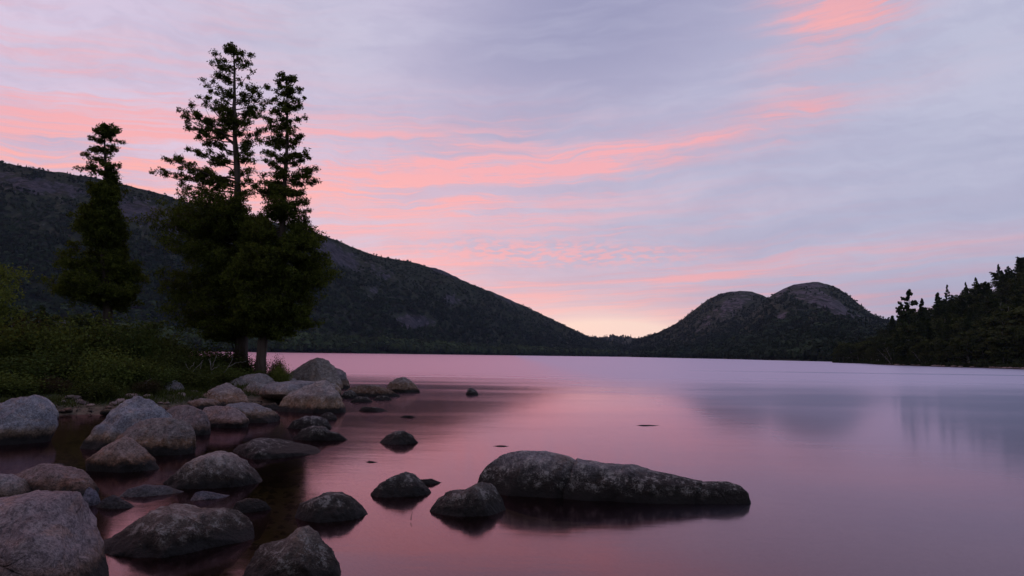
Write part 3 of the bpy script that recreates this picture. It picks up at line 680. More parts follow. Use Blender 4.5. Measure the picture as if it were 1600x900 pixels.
# prototypes for the trees of the far right bank and the left background (height 1, scaled on placing)
def proto_tree(kind, seed):
    r = np.random.default_rng(seed); tm = MB(); cc = []; sz = []
    if kind in ('spruce', 'pine'):
        hh = 1.0; ctr = np.stack([0.012 * np.sin(np.linspace(0, 5, 12) + seed), 0 * np.linspace(0, 1, 12), np.linspace(-0.03, 1, 12)], -1)
        Vt, Ft = tube(ctr, np.linspace(0.014, 0.002, 12), 6); tm.add(Vt, Ft)
        nb = 85 if kind == 'spruce' else 32
        for i in range(nb):
            h = 0.10 + 0.88 * (i + r.uniform()) / nb if kind == 'spruce' else 0.28 + 0.70 * (i + r.uniform()) / nb
            a = r.uniform(0, 6.28)
            L = (0.27 * (1 - h) ** 0.8 + 0.015) * r.uniform(0.6, 1.15) if kind == 'spruce' else (0.25 * (1.05 - h) ** 0.6) * r.uniform(0.35, 1.25)
            dr = -0.25 if kind == 'spruce' else 0.22
            S = np.array([0, 0, h]); e = S + np.array([math.cos(a) * L, math.sin(a) * L, dr * L])
            Vb, Fb = tube(np.array([S, (S + e) / 2, e]), [0.003, 0.002, 0.001], 3); tm.add(Vb, Fb)
            m_ = 26 if kind == 'spruce' else 40
            f = r.uniform(0.1 if kind == 'spruce' else 0.25, 1.05, m_)[:, None]
            p = S + (e - S) * f; wd = 0.35 * L * (1.1 - f)
            sd = np.array([-math.sin(a), math.cos(a), 0]); p = p + sd * r.uniform(-1, 1, (m_, 1)) * wd * (1.0 if kind == 'spruce' else 1.5) + np.array([0, 0, 1]) * r.normal(size=(m_, 1)) * 0.008
            cc.append(p); sz.append(np.full(m_, 0.021))
    else:
        hh = r.uniform(0.3, 0.42); lean = r.normal(size=2) * 0.05
        zz = np.linspace(-0.03, 0.85, 12); ctr = np.stack([lean[0] * zz + 0.02 * np.sin(zz * 7 + seed), lean[1] * zz, zz], -1)
        Vt, Ft = tube(ctr, np.linspace(0.016, 0.003, 12), 6); tm.add(Vt, Ft)
        for i in range(24):
            h = r.uniform(0.28, 0.85); a = r.uniform(0, 6.28); L = (0.30 * math.sin(min(1, (1.08 - h) / 0.7) * 1.6)) * r.uniform(0.6, 1.1)
            S = np.array([lean[0] * h, lean[1] * h, h - 0.08]); e = S + np.array([math.cos(a) * L, math.sin(a) * L, r.uniform(0.2, 0.7) * L])
            Vb, Fb = tube(np.array([S, (S * .5 + e * .5) + [0, 0, -.01], e]), [0.006, 0.004, 0.0015], 4); tm.add(Vb, Fb)
            for q in range(5):
                ce = S + (e - S) * r.uniform(0.45, 1.1) + r.normal(size=3) * 0.04
                m_ = 34; v = r.normal(size=(m_, 3)); v /= np.linalg.norm(v, axis=1)[:, None]
                cc.append(ce + v * np.array([0.06, 0.06, 0.035]) * r.uniform(0.5, 1.1, (m_, 1))); sz.append(np.full(m_, 0.021))
    c = np.concatenate(cc); s = np.concatenate(sz) * r.uniform(0.7, 1.4, len(c))
    Vl, Fl = leaf_quads(c, s, r, 0.25, 1.5); tone = np.repeat(r.uniform(0, 0.8, len(c)), 4)
    return tm.mesh('trunk'), mesh('crown', Vl, Fl, False, {'tone': tone})
PROTO = {k: [proto_tree(k, 40 + 7 * i + len(k)) for i in range(3)] for k in ('spruce', 'pine', 'leafy')}
def place_tree(kind, var, loc, h, rot, name, label, group, wide=1.0, matc=None, matb=None, tilt=0.0):
    tm, cm = PROTO[kind][var]
    root = empty(name, loc); root.scale = (h * wide, h * wide, h); root.rotation_euler = (tilt, 0, rot)
    tag(root, label, 'tree', group)
    t_ = obj('trunk', tm, None, root); c_ = obj('crown', cm, None, root)
    return root
for k in PROTO:
    for a, b in PROTO[k]:
        a.materials.append(M['bark_pale'] if k == 'leafy' else M['bark_dark'])
        b.materials.append({'spruce': M['spruce'], 'pine': M['spruce'], 'leafy': M['broad']}[k])

surfR = H_right[0]
tr_rng = np.random.default_rng(5)
G_R = 'trees on the right hillside'
def put_right(px, t, kind, h, label, name, wide=1.0, group=G_R, tilt=0.0):
    p = surfR(px, t); return place_tree(kind, int(tr_rng.integers(0, 3)), (p[0], p[1], max(p[2], 0.25) - 0.2), h, tr_rng.uniform(0, 6.28), name, label, group, wide, tilt=tilt)
LS = {('spruce', 0): 'dark narrow spruce in the woods along the right bank', ('spruce', 1): 'dark spruce higher up the right hillside',
      ('leafy', 0): 'leafy tree with pale trunk by the water on the right bank', ('leafy', 1): 'leafy tree among spruces up the right hillside'}
# front row along the bank
for i in range(46):
    px = 1310 + 330 * (i + tr_rng.uniform(-.3, .3)) / 46
    kind = 'leafy' if tr_rng.uniform() < (0.9 if px < 1390 else 0.62) else 'spruce'
    put_right(px, tr_rng.uniform(0.035, 0.07), kind, tr_rng.uniform(6.0, 10.5), LS[(kind, 0)], 'leafy_tree' if kind == 'leafy' else 'spruce_tree', 1.15)
for i in range(235):
    px = 1325 + 345 * tr_rng.uniform() ** 0.8; t = 0.07 + 0.93 * (i / 235.0) ** 1.15
    kind = 'leafy' if tr_rng.uniform() < (0.75 if px < 1390 else 0.33) else 'spruce'
    hgt = tr_rng.uniform(9.0, 13.5) * (1 - 0.18 * t) * (0.62 if px < 1395 else 1.0)
    put_right(px, t, kind, hgt, LS[(kind, 1)], 'leafy_tree' if kind == 'leafy' else 'spruce_tree', 1.35)
# the ones that stand out against the sky
def skyline(px, py, t, kind, label, wide=1.0, var=0):
    p = surfR(px, t); topz = PD(px, py, p[1])[2]; h = topz - p[2]
    place_tree(kind, var, (p[0], p[1], p[2] - 0.1), h, 1.0 + px, {'spruce': 'spruce_tree', 'pine': 'pine_tree', 'leafy': 'leafy_tree'}[kind], label, G_R, wide)
skyline(1422, 453, 0.25, 'pine', 'tall ragged pine leading the right-hand woods', 1.0, 0)
skyline(1410, 470, 0.22, 'pine', 'shorter open pine leaning out beside the tall ragged pine', 0.9, 1)
skyline(1442, 466, 0.30, 'spruce', 'pointed spruce just right of the tall ragged pine', 0.8, 1)
skyline(1468, 456, 0.40, 'spruce', 'broad spruce in the dip of the hillside skyline', 0.8, 2)
skyline(1482, 444, 0.55, 'pine', 'thin nearly bare conifer poking above the skyline', 0.5, 2)
skyline(1511, 440, 0.72, 'spruce', 'pointed spruce top halfway up the hillside skyline', 0.6, 0)
skyline(1527, 433, 0.8, 'spruce', 'flat topped spruce above the pointed one on the skyline', 0.9, 1)
skyline(1562, 412, 0.95, 'spruce', 'spruce tip near the upper end of the skyline', 0.7, 2)
#skyline(1393, 498, 0.25, 'spruce', 'dark spruce at the edge of the woods below the ragged pine', 0.8, 0)
# pale leaning dead trunks at the water
for (x0_, y0_, x1_, y1_, lb) in ((1393, 571, 1378, 552, 'pale dead trunk leaning left over the right bank'), (1395, 571, 1386, 545, 'thin pale trunk beside the leaning one on the right bank'), (1441, 572, 1430, 552, 'pale leaning trunk further along the right bank'), (1514, 575, 1512, 545, 'upright bare pale trunk among dark spruces by the water')):
    dd = surfR(x0_, 0.03)[1]; a = PD(x0_, y0_, dd); b = PD(x1_, y1_, dd + 1); tt = np.linspace(0, 1, 7)[:, None]
    pts = a + (b - a) * tt + np.array([0.2, 0, 0]) * np.sin(tt * 5); mb = MB(); Vb, Fb = tube(pts, np.linspace(0.14, 0.05, 7), 6); mb.add(Vb, Fb)
    for q in range(5):
        s_ = pts[2 + q % 5]; e_ = s_ + np.array([tr_rng.uniform(-1.2, 1.2), 0.3, tr_rng.uniform(0.4, 1.3)]); Vb, Fb = tube(np.array([s_, (s_ + e_) / 2, e_]), [0.05, 0.04, 0.02], 4); mb.add(Vb, Fb)
    o = obj('dead_tree', mb.mesh('dead_tree'), M['bark_pale']); tag(o, lb, 'dead tree')
# brush and stones at the foot of the bank
def scatter_leaves(name, pts, size, mat, label, cat, seed, kind='stuff', aspect=1.6):
    r = np.random.default_rng(seed); Vl, Fl = leaf_quads(pts, size, r, 0.1, aspect)
    o = obj(name, mesh(name, Vl, Fl, False, {'tone': np.repeat(r.uniform(0, 0.9, len(pts)), 4)}), mat); tag(o, label, cat, kind=kind); return o
r_ = np.random.default_rng(8)
bp = surfR(r_.uniform(1300, 1640, 26000), r_.uniform(0.012, 0.16, 26000)); bp[:, 2] = np.maximum(bp[:, 2], 0.2) + r_.uniform(0, 1, 26000) ** 1.5 * 1.8
bp[:, 2] *= 0.6 + 0.5 * (fbm(bp * np.array([.3, .3, 0]), 2) > -0.1)
scatter_leaves('undergrowth', bp, 0.26, M['spruce'], 'low dark undergrowth at the foot of the right bank woods', 'undergrowth', 9)

# ------------------------------------------------------------------ rocks
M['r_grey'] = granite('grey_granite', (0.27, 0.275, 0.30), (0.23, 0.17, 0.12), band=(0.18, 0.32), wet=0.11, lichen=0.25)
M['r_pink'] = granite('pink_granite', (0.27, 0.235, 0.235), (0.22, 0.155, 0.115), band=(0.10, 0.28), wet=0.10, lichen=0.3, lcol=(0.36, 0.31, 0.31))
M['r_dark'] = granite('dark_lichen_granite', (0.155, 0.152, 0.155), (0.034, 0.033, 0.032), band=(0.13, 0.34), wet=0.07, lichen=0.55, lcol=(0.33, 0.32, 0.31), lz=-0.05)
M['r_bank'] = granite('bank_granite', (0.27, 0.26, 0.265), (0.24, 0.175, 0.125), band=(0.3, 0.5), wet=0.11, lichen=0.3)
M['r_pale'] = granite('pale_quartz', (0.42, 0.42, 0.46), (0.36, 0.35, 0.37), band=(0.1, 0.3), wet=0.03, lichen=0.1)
M['r_whale'] = granite('lichen_ledge_granite', (0.24, 0.24, 0.25), (0.034, 0.032, 0.031), band=(0.20, 0.44), wet=0.08, lichen=0.7, lcol=(0.36, 0.35, 0.34), lz=-0.05)  # besides lichen, the pale top also puts its lit look into the colour
M['r_wet'] = granite('wet_granite', (0.10, 0.10, 0.12), (0.09, 0.085, 0.09), band=(0.0, 0.1), wet=-0.4, lichen=0.1)

def rock(label, outline, yb, mat='r_grey', zb=0.0, seed=1, ang=6, dr=None, res=(96, 80), col=(1, 1, 1), sink=0.3, cat='boulder', name='boulder', group=None, undercut=0.0, rough=1.0, crack=None, p=2.4):
    r = np.random.default_rng(seed); O = np.array(outline, float)
    A = P(O[0, 0], O[0, 1], zb); B = P(O[-1, 0], O[-1, 1], zb)
    ax = B - A; ax[2] = 0; Lx = np.linalg.norm(ax); axn = ax / Lx
    nb = np.array([-axn[1], axn[0], 0])               # away from the camera
    if nb[1] < 0: nb = -nb
    mid = (A + B) / 2
    if dr is None:
        fp = P(O[:, 0].mean(), yb, zb); D0 = abs((fp - mid) @ nb); D0 = min(max(D0, 0.3 * Lx / 2), 1.15 * Lx / 2)
    else: D0 = dr * Lx / 2
    nu, nth = res
    u = -np.cos(np.linspace(0, np.pi, nu)); u = u * 0.75 + np.linspace(-1, 1, nu) * 0.25
    Q = A + (B - A) * ((u + 1) / 2)[:, None]; Q[:, 2] = zb
    px, _ = proj(Q); yy = np.interp(px, O[:, 0], O[:, 1])
    w = W(px, yy); sl = w[:, 2] / w[:, 1]
    D = D0 * (1 - abs(u) ** 2.4) ** 0.55 * (1 + 0.08 * np.sin(u * 3 + seed)) + 1e-3
    vs = np.linspace(-0.92, 0.6, 25)
    fv = (1 - abs(vs) ** p) ** (1 / p)
    zl = HC + sl[:, None] * (Q[:, 1:2] + vs[None] * D[:, None] * nb[1]) - zb
    Hh = np.min(zl / fv[None], axis=1); Hh = np.maximum(Hh, 0.002)
    Bm = np.maximum(sink, 0.5 * Hh) * (1 - abs(u) ** 3) + 0.002
    th = np.linspace(0, 2 * np.pi, nth, endpoint=False)
    ct, st = np.cos(th), np.sin(th)
    cv = np.sign(ct) * abs(ct) ** (2 / p); sv = np.sign(st) * abs(st) ** (2 / p)
    Z = np.where(sv[None] >= 0, Hh[:, None] * sv[None], Bm[:, None] * sv[None])
    off = D[:, None] * cv[None]
    # below the water line the stone keeps bulging a little, or is undercut
    V = Q[:, None, :] + off[..., None] * nb[None, None]; V[..., 2] = zb + Z
    V = V.reshape(-1, 3); c0 = mid.copy(); c0[2] = zb
    Ht = Hh.max(); size = max(Lx * 0.35, Ht)
    X = V - c0
    X0 = X.copy()
    for k in range(ang + 9):
        a = r.uniform(-2.75, -0.4)
        el_ = r.uniform(0.05, 0.95)
        kx = min(1.0, 1.9 * D0 / Lx)
        nrm = (axn * math.cos(a) * kx + nb * math.sin(a)) * math.cos(el_) + np.array([0, 0, 1]) * math.sin(el_); nrm /= np.linalg.norm(nrm)
        s = X @ nrm; smax = s.max(); lim = smax * (r.uniform(0.66, 0.92) if k < ang else r.uniform(0.84, 0.97))
        ex = np.clip(s - lim, 0, None); X = X - nrm * (ex * (0.9 if k < ang else 1.0))[:, None]
    q = X / size
    amp = size * rough
    env = np.clip((D[:, None] / D0) ** 0.7, 0.15, 1) * np.ones((1, nth)); env = env.ravel()
    dn = X0 / (np.linalg.norm(X0, axis=1)[:, None] + 1e-6)
    dn[:, 2] *= 0.7
    ns = 0.060 * fbm(q * 1.7 + seed * 3.1, 3) + 0.044 * fbm(q * 5.5 + seed, 5) - 0.030 * (fbm(q * 2.6 + seed * 7, 4, ridged=True) - 0.45).clip(0, 2) + 0.02
    X = X + dn * (amp * ns * env)[:, None]
    if crack:
        for (cpx, wdt, dep) in crack:
            pxv, pyv = proj(X + c0); wob = 10 * pn(np.stack([X[:, 2] * 5, X[:, 2] * 0, X[:, 2] * 0 + seed], -1))
            lean = -(pyv - 750) * 0.35
            g = np.exp(-((pxv - cpx - wob - lean) / wdt) ** 2); X = X - dn * (dep * g * (X0 @ nb < 0.3))[:, None]
    if undercut:
        low = sstep(X[:, 2], Ht * 0.32, 0.0); X[:, :2] *= (1 - undercut * low)[:, None]
    o = obj(name, mesh(name, X, grid_faces(nu, nth, True)), M[mat]); o.location = c0
    o.color = (*col, 1)
    tag(o, label, cat, group); return o

rock('big grey boulder with brown foot at the left edge of the shore', [(-78, 690), (-65, 655), (-35, 637), (0, 628), (20, 620), (40, 616), (58, 622), (72, 636), (80, 655), (83, 675), (84, 690)], 698, 'r_grey', seed=1, ang=5, undercut=.12, col=(.95, .97, 1.05))
rock('smooth whitish boulder half hidden behind the left edge boulder', [(30, 655), (40, 622), (52, 617), (66, 621), (80, 631), (88, 643), (91, 655)], 662, 'r_pale', seed=2, ang=2, rough=.5, dr=.7)
rock('large pointed grey boulder rising behind the round brown one', [(124, 700), (132, 686), (150, 667), (168, 648), (188, 629), (203, 620), (214, 620), (230, 628), (250, 638), (270, 652), (285, 668), (296, 695)], 706, 'r_grey', seed=3, ang=6, dr=.55, col=(1.0, 1.02, 1.12))
rock('large rounded brown boulder in front of the pointed grey one', [(176, 705), (180, 682), (198, 665), (222, 655), (250, 652), (278, 656), (293, 665), (303, 680), (306, 695), (303, 708)], 720, 'r_grey', seed=4, ang=4, dr=.6, col=(.80, .68, .62))
rock('pinkish pointed rock before the large brown boulder', [(135, 733), (140, 715), (153, 692), (164, 681), (175, 678), (190, 683), (207, 696), (226, 715), (250, 735)], 742, 'r_pink', seed=5, ang=8, undercut=.10, col=(1.05, .90, .80))
rock('reddish brown rock behind the huge corner boulder', [(14, 760), (26, 737), (48, 727), (65, 725), (85, 731), (105, 744), (118, 758), (126, 772), (127, 784)], 796, 'r_pink', seed=6, ang=5, col=(.85, .75, .75))
rock('grey rock cut by the left edge above the huge corner boulder', [(-70, 790), (-40, 752), (-10, 741), (8, 741), (26, 750), (42, 766), (50, 785)], 800, 'r_pink', seed=7, ang=4, col=(1.05, 1.1, 1.15))
rock('huge flat topped pink grey boulder in the lower left corner', [(-190, 930), (-150, 830), (-90, 785), (0, 769), (40, 766), (78, 767), (90, 776), (98, 793), (106, 815), (122, 842), (142, 872), (162, 912)], 985, 'r_pink', seed=8, ang=6, res=(120, 90), col=(1.12, 1.05, 1.12), p=3.0)
rock('long low boulder with pale blotches at the bottom, tapering left', [(142, 854), (165, 838), (190, 820), (213, 802), (235, 792), (260, 787), (282, 788), (302, 794), (340, 793), (366, 796), (385, 805), (394, 820), (397, 842)], 880, 'r_dark', seed=9, ang=7, res=(120, 90), col=(1.65, 1.35, 1.18))
rock('angular peaked boulder cut by the bottom edge', [(382, 900), (388, 862), (396, 848), (420, 845), (440, 836), (458, 825), (470, 822), (482, 831), (492, 845), (507, 858), (520, 876), (531, 902)], 938, 'r_dark', seed=10, ang=9, res=(120, 90), col=(1.35, 1.12, 0.98))
rock('rounded grey boulder with dark foot, left of the round-backed whale rock', [(253, 755), (270, 740), (290, 722), (310, 710), (335, 706), (355, 708), (375, 720), (395, 738), (409, 753)], 767, 'r_dark', seed=11, ang=4, col=(1.85, 1.62, 1.52))
rock('long dark rock with a thin point to the right in the cove', [(350, 706), (360, 695), (380, 690), (395, 684), (415, 685), (440, 692), (465, 697), (480, 700), (495, 709)], 722, 'r_dark', seed=12, ang=5, col=(1.1, 1.05, 1.1))
rock('domed dark rock at the border of the red reflection', [(461, 806), (468, 786), (488, 778), (508, 769), (530, 769), (545, 775), (560, 787), (575, 804)], 818, 'r_dark', seed=13, ang=5, col=(1.1, 1.0, .95))
rock('small peaked dark rock standing in the pink water', [(582, 769), (595, 753), (614, 743), (630, 737), (641, 741), (656, 756), (673, 773)], 781, 'r_dark', seed=14, ang=7, col=(1.15, 1.1, 1.1))
rock('flat dark slab tip just behind the small peaked rock', [(652, 757), (660, 749), (675, 748), (690, 754)], 759, 'r_dark', seed=15, ang=3, dr=.5, cat='rock', name='rock')
rock('hump backed rock in front of the left end of the longest boulder', [(672, 797), (680, 780), (700, 767), (724, 765), (744, 755), (765, 752), (778, 757), (786, 775), (791, 800)], 812, 'r_dark', seed=16, ang=7, res=(110, 80), col=(1.4, 1.25, 1.2))
rock('longest boulder, whale shaped with pale lichen, in open water', [(744, 766), (749, 740), (758, 725), (783, 709), (810, 704), (850, 704), (880, 711), (920, 721), (945, 724), (985, 726), (1020, 732), (1055, 742), (1100, 752), (1138, 752), (1157, 759), (1168, 769), (1173, 785)], 794, 'r_whale', seed=17, ang=2, res=(240, 120), dr=.22, crack=[(882, 4, .13), (1105, 4, .06)], rough=.55, col=(1.0, 1.0, 1.05), p=2.6)
rock('lone round dark rock in the middle of the pink water', [(593, 692), (604, 681), (618, 674), (632, 673), (643, 679), (653, 691)], 700, 'r_dark', seed=18, ang=5)
rock('tiny lone rock farthest out in the water', [(728, 617), (731, 608), (737, 605), (743, 609), (748, 617)], 620, 'r_dark', seed=19, ang=4, dr=.8, cat='rock', name='rock')
rock('brown boulder at the outer end of the low reef', [(600, 613), (607, 600), (617, 591), (630, 587), (640, 590), (650, 600), (656, 613)], 617, 'r_bank', seed=20, ang=6, dr=.7, col=(.75, .68, .65))
rock('broad low reef rock between the point and the outer brown boulder', [(532, 619), (545, 607), (565, 601), (590, 603), (610, 610), (627, 620)], 623, 'r_bank', seed=21, ang=7, dr=.5, col=(.6, .52, .5))
rock('small flat rock in front of the low reef', [(546, 628), (558, 620), (574, 620), (583, 628)], 631, 'r_dark', seed=22, ang=4, dr=.6, cat='rock', name='rock', col=(1.2, 1.1, 1.1))
rock('second small flat rock of the reef, with a pale water edge', [(582, 625), (590, 619), (603, 618), (613, 625)], 627, 'r_dark', seed=23, ang=4, dr=.6, cat='rock', name='rock', col=(1.2, 1.1, 1.1))
rock('dark knob at the near end of the low reef', [(530, 622), (537, 612), (548, 609), (556, 614), (560, 622)], 625, 'r_dark', seed=24, ang=5, dr=.7, cat='rock', name='rock')
rock('dark low slab awash beyond the reef rocks', [(560, 642), (568, 635), (590, 637), (607, 643)], 646, 'r_dark', seed=25, ang=3, dr=.5, cat='rock', name='rock')
rock('big grey brown boulder crowning the tip of the point', [(448, 604), (451, 578), (457, 568), (470, 563), (484, 558), (500, 558), (510, 564), (520, 578), (528, 592), (534, 606)], 612, 'r_bank', seed=26, ang=6, dr=.6, zb=0.25, col=(.85, .80, .74))
rock('dark grey slab leaning behind the crowning boulder', [(498, 606), (508, 574), (518, 571), (530, 578), (538, 591), (543, 608)], 612, 'r_bank', seed=27, ang=4, dr=.7, zb=0.0, col=(.75, .73, .78))
rock('small yellowish rock wedged on the right of the point', [(511, 622), (514, 600), (521, 594), (530, 595), (534, 606), (533, 622)], 626, 'r_bank', seed=28, ang=4, dr=.8, cat='rock', name='rock')
rock('largest tan footed boulder at the front of the point', [(434, 642), (443, 620), (450, 608), (470, 598), (484, 592), (500, 591), (514, 597), (524, 612), (533, 628), (540, 644)], 655, 'r_bank', seed=29, ang=6, dr=.6, col=(1.05, 1.0, .98))
rock('flat grey slab on the left shoulder of the front boulder', [(442, 616), (447, 601), (462, 596), (480, 596), (490, 608)], 622, 'r_bank', seed=30, ang=5, dr=.7, zb=.3, col=(1., 1., 1.08))
rock('rounded two toned boulder, left neighbour of the largest front one', [(373, 624), (378, 606), (390, 599), (410, 599), (430, 605), (444, 613), (449, 624)], 636, 'r_bank', seed=31, ang=6, dr=.6, zb=.05)
rock('dark grey rock squeezed behind the rounded two toned one', [(408, 616), (414, 600), (425, 596), (438, 598), (447, 606), (449, 617)], 620, 'r_bank', seed=32, ang=4, dr=.7, zb=.2, col=(.8, .8, .88))
rock('long grey boulder with rusty left end by the cedar trunks', [(355, 609), (362, 596), (380, 588), (400, 584), (420, 583), (428, 590), (432, 606)], 614, 'r_bank', seed=33, ang=5, dr=.55, zb=.3, col=(1., .97, .97))
rock('peaked pinkish boulder at the edge of the grass', [(313, 628), (320, 612), (331, 600), (342, 594), (352, 599), (366, 609), (378, 621), (384, 632)], 640, 'r_bank', seed=34, ang=6, dr=.65, zb=.08, col=(.95, .84, .84))
rock('flat brown stone under the peaked pinkish boulder', [(294, 640), (304, 627), (320, 623), (340, 626), (358, 634)], 644, 'r_pink', seed=35, ang=4, dr=.6, col=(.95, .85, .8), cat='rock', name='rock')
rock('rounded pink boulder with a hollow below, between grey ones', [(307, 664), (311, 646), (318, 637), (330, 633), (350, 635), (370, 643), (381, 655), (387, 668)], 673, 'r_pink', seed=36, ang=4, dr=.6, undercut=.1, col=(1.05, .97, 1.0))
rock('dark cracked boulder sloping to the water, right of the pink one', [(350, 650), (360, 632), (372, 629), (386, 636), (395, 647), (403, 662)], 668, 'r_grey', seed=37, ang=7, dr=.65, col=(.75, .75, .78))
rock('dark purplish boulder right behind the large brown one', [(250, 672), (256, 645), (267, 636), (280, 633), (296, 638), (308, 648), (315, 664), (316, 680)], 686, 'r_pink', seed=38, ang=5, dr=.6, col=(.72, .7, .75))
rock('dark striped rock in the cove behind another dark one', [(448, 669), (457, 658), (474, 651), (495, 650), (510, 655), (519, 669)], 675, 'r_dark', seed=39, ang=6, dr=.6, col=(1.2, 1.15, 1.25))
rock('twin humped dark rock at the mouth of the cove', [(458, 686), (470, 671), (488, 665), (503, 667), (514, 674), (528, 677), (543, 688)], 698, 'r_dark', seed=40, ang=8, dr=.5)
rock('small dark stone at the foot of the largest front boulder', [(499, 655), (505, 646), (514, 643), (522, 649), (526, 656)], 660, 'r_dark', seed=41, ang=4, dr=.7, cat='rock', name='rock', col=(1.3, 1.2, 1.2))
rock('lone grey stone lying in the grass', [(255, 608), (260, 598), (269, 594), (278, 599), (284, 609)], 613, 'r_bank', seed=42, ang=3, dr=.8, zb=.42, cat='rock', name='rock', col=(.9, .95, 1.05))
rock('small dark rock at the foot of the cedar trunks', [(386, 588), (394, 579), (407, 578), (420, 588)], 591, 'r_bank', seed=43, ang=4, dr=.8, zb=.55, cat='rock', name='rock', col=(.7, .7, .75))
rock('dark round rock between the cedars and the crowning boulder', [(422, 598), (429, 584), (441, 582), (451, 590), (455, 599)], 604, 'r_bank', seed=44, ang=4, dr=.8, zb=.4, col=(.55, .55, .6))
rock('small pale stone in the gap below the crowning boulder', [(446, 600), (452, 592), (461, 591), (468, 600)], 603, 'r_bank', seed=45, ang=3, dr=.8, zb=.4, cat='rock', name='rock')
rock('pale grey flat rock above the bottom long boulder', [(361, 799), (369, 784), (384, 779), (400, 779), (415, 785), (425, 796)], 806, 'r_grey', seed=46, ang=5, dr=.6, cat='rock', name='rock', col=(.62, .66, .78))
rock('wet grey triangular stone near the reddish brown rock', [(127, 790), (134, 758), (139, 753), (149, 766), (158, 786)], 792, 'r_wet', seed=47, ang=5, dr=.7, cat='rock', name='rock', rough=.4, col=(1.5, 1.5, 1.7))
rock('black wet stone edge near the triangular stone', [(150, 792), (160, 780), (174, 773), (190, 781), (208, 793)], 799, 'r_wet', seed=48, ang=5, dr=.5, cat='rock', name='rock', col=(.5, .5, .5))
rock('wide wet slab just under the surface left of centre', [(186, 776), (200, 764), (225, 757), (260, 759), (287, 768)], 786, 'r_wet', seed=49, ang=5, dr=.5, cat='rock', name='rock', rough=.5)
rock('grey pyramid shaped stone tip between two boulders', [(298, 782), (308, 769), (318, 767), (338, 770), (360, 774)], 790, 'r_wet', seed=50, ang=5, dr=.5, cat='rock', name='rock', rough=.5, col=(1.3, 1.3, 1.5))
rock('faint stone tip breaking the open water right of centre', [(994, 665), (1004, 663.6), (1018, 664), (1032, 665)], 667, 'r_dark', seed=51, ang=2, dr=.3, cat='rock', name='rock', sink=.1)
rock('thin stone tip just above the longest boulder', [(770, 697), (779, 695.8), (788, 696), (795, 697.5)], 699, 'r_dark', seed=52, ang=2, dr=.4, cat='rock', name='rock', sink=.1)
rock('smallest stone tip in the red water below the lone round rock', [(571, 722), (577, 720), (584, 721), (590, 722.5)], 724, 'r_dark', seed=53, ang=2, dr=.3, cat='rock', name='rock', sink=.1)
rock('small washed stone ringed by pale ripples beyond the reef', [(625, 652), (632, 649), (642, 649), (650, 652)], 654, 'r_dark', seed=54, ang=2, dr=.5, cat='rock', name='rock', sink=.1)
rock('low dark rock filling the gap at the water left of the front boulder', [(398, 640), (410, 631), (428, 629), (440, 640)], 648, 'r_bank', seed=55, ang=5, dr=.6, cat='rock', name='rock', col=(.4, .38, .36))

G_B = 'boulders along the foot of the right bank'
# cobbles on the little beach, each its own
G_C = 'cobbles on the gravel beach'
cob = []
for k in range(5):
    r = np.random.default_rng(100 + k); nu, nv = 14, 12
    th = np.linspace(0.02, np.pi - 0.02, nu); ph = np.linspace(0, 2 * np.pi, nv, endpoint=False)
    T_, Ph = np.meshgrid(th, ph, indexing='ij')
    X = np.stack([np.sin(T_) * np.cos(Ph), np.sin(T_) * np.sin(Ph) * 0.75, np.cos(T_) * 0.5], -1).reshape(-1, 3)
    X *= 1 + 0.25 * fbm(X * 1.3 + k * 5, 3)[:, None]
    Fq = grid_faces(nu, nv, True)
    me = mesh('cobble', X, Fq); me.materials.append(M['r_pink']); cob.append(me)
cr = np.random.default_rng(77); cnt = 0
cand = [(cr.uniform(88, 345), 0) for _ in range(90)]
for (px, _) in cand:
    py = cr.uniform(632, 652) - 6 * sstep(px, 250, 340); p = P(px, py, 0.06); z = float(gh(p[0:1], p[1:2])[0])
    if z < -0.08 or z > 0.35: continue
    s = cr.uniform(0.05, 0.17); o = bpy.data.objects.new('cobble', cob[int(cr.integers(0, 5))]); C.objects.link(o)
    o.location = (p[0], p[1], z + s * 0.2); o.scale = (s, s, s * cr.uniform(.6, 1)); o.rotation_euler = (0, 0, cr.uniform(0, 6.3))
    g_ = cr.uniform(0.5, 1.5); o.color = (g_, g_ * cr.uniform(.85, 1), g_ * cr.uniform(.8, 1), 1)
    tag(o, 'rounded cobble on the narrow gravel beach behind the large boulders', 'cobble', G_C); cnt += 1
G_S = 'small stones at the water edge'
for k in range(40):
    px, py = (cr.uniform(200, 330), cr.uniform(640, 700)) if k < 8 else ((cr.uniform(390, 560), cr.uniform(620, 668)) if k < 26 else (cr.uniform(60, 400), cr.uniform(700, 800)))
    p = P(px, py, 0.0); s = cr.uniform(0.06, 0.17); o = bpy.data.objects.new('stone', cob[int(cr.integers(0, 5))]); C.objects.link(o)
    z = float(gh(p[0:1], p[1:2])[0]); o.location = (p[0], p[1], max(z, -0.06) + s * 0.1); o.scale = (s * 1.3, s, s * 0.8); o.rotation_euler = (cr.uniform(-.3, .3), 0, cr.uniform(0, 6.3))
    g_ = cr.uniform(0.3, 0.8); o.color = (g_, g_, g_, 1)
    tag(o, 'small stone barely out of the shallow water between the shore boulders', 'stone', G_S)
for k in range(45):
    px = cr.uniform(1375, 1625); p = surfR(px, 0.008 + 0.012 * cr.uniform()); s = cr.uniform(0.25, 0.75)
    o = bpy.data.objects.new('bank_boulder', cob[int(cr.integers(0, 5))]); C.objects.link(o); o.location = (p[0], p[1], 0.12); o.scale = (s * 1.7, s, s * .8); o.rotation_euler = (0, 0, cr.uniform(-.5, .5))
    g_ = cr.uniform(0.6, 1.5); o.color = (g_, g_, g_, 1); tag(o, 'small pale boulder at the water line under the right bank woods', 'boulder', G_B)
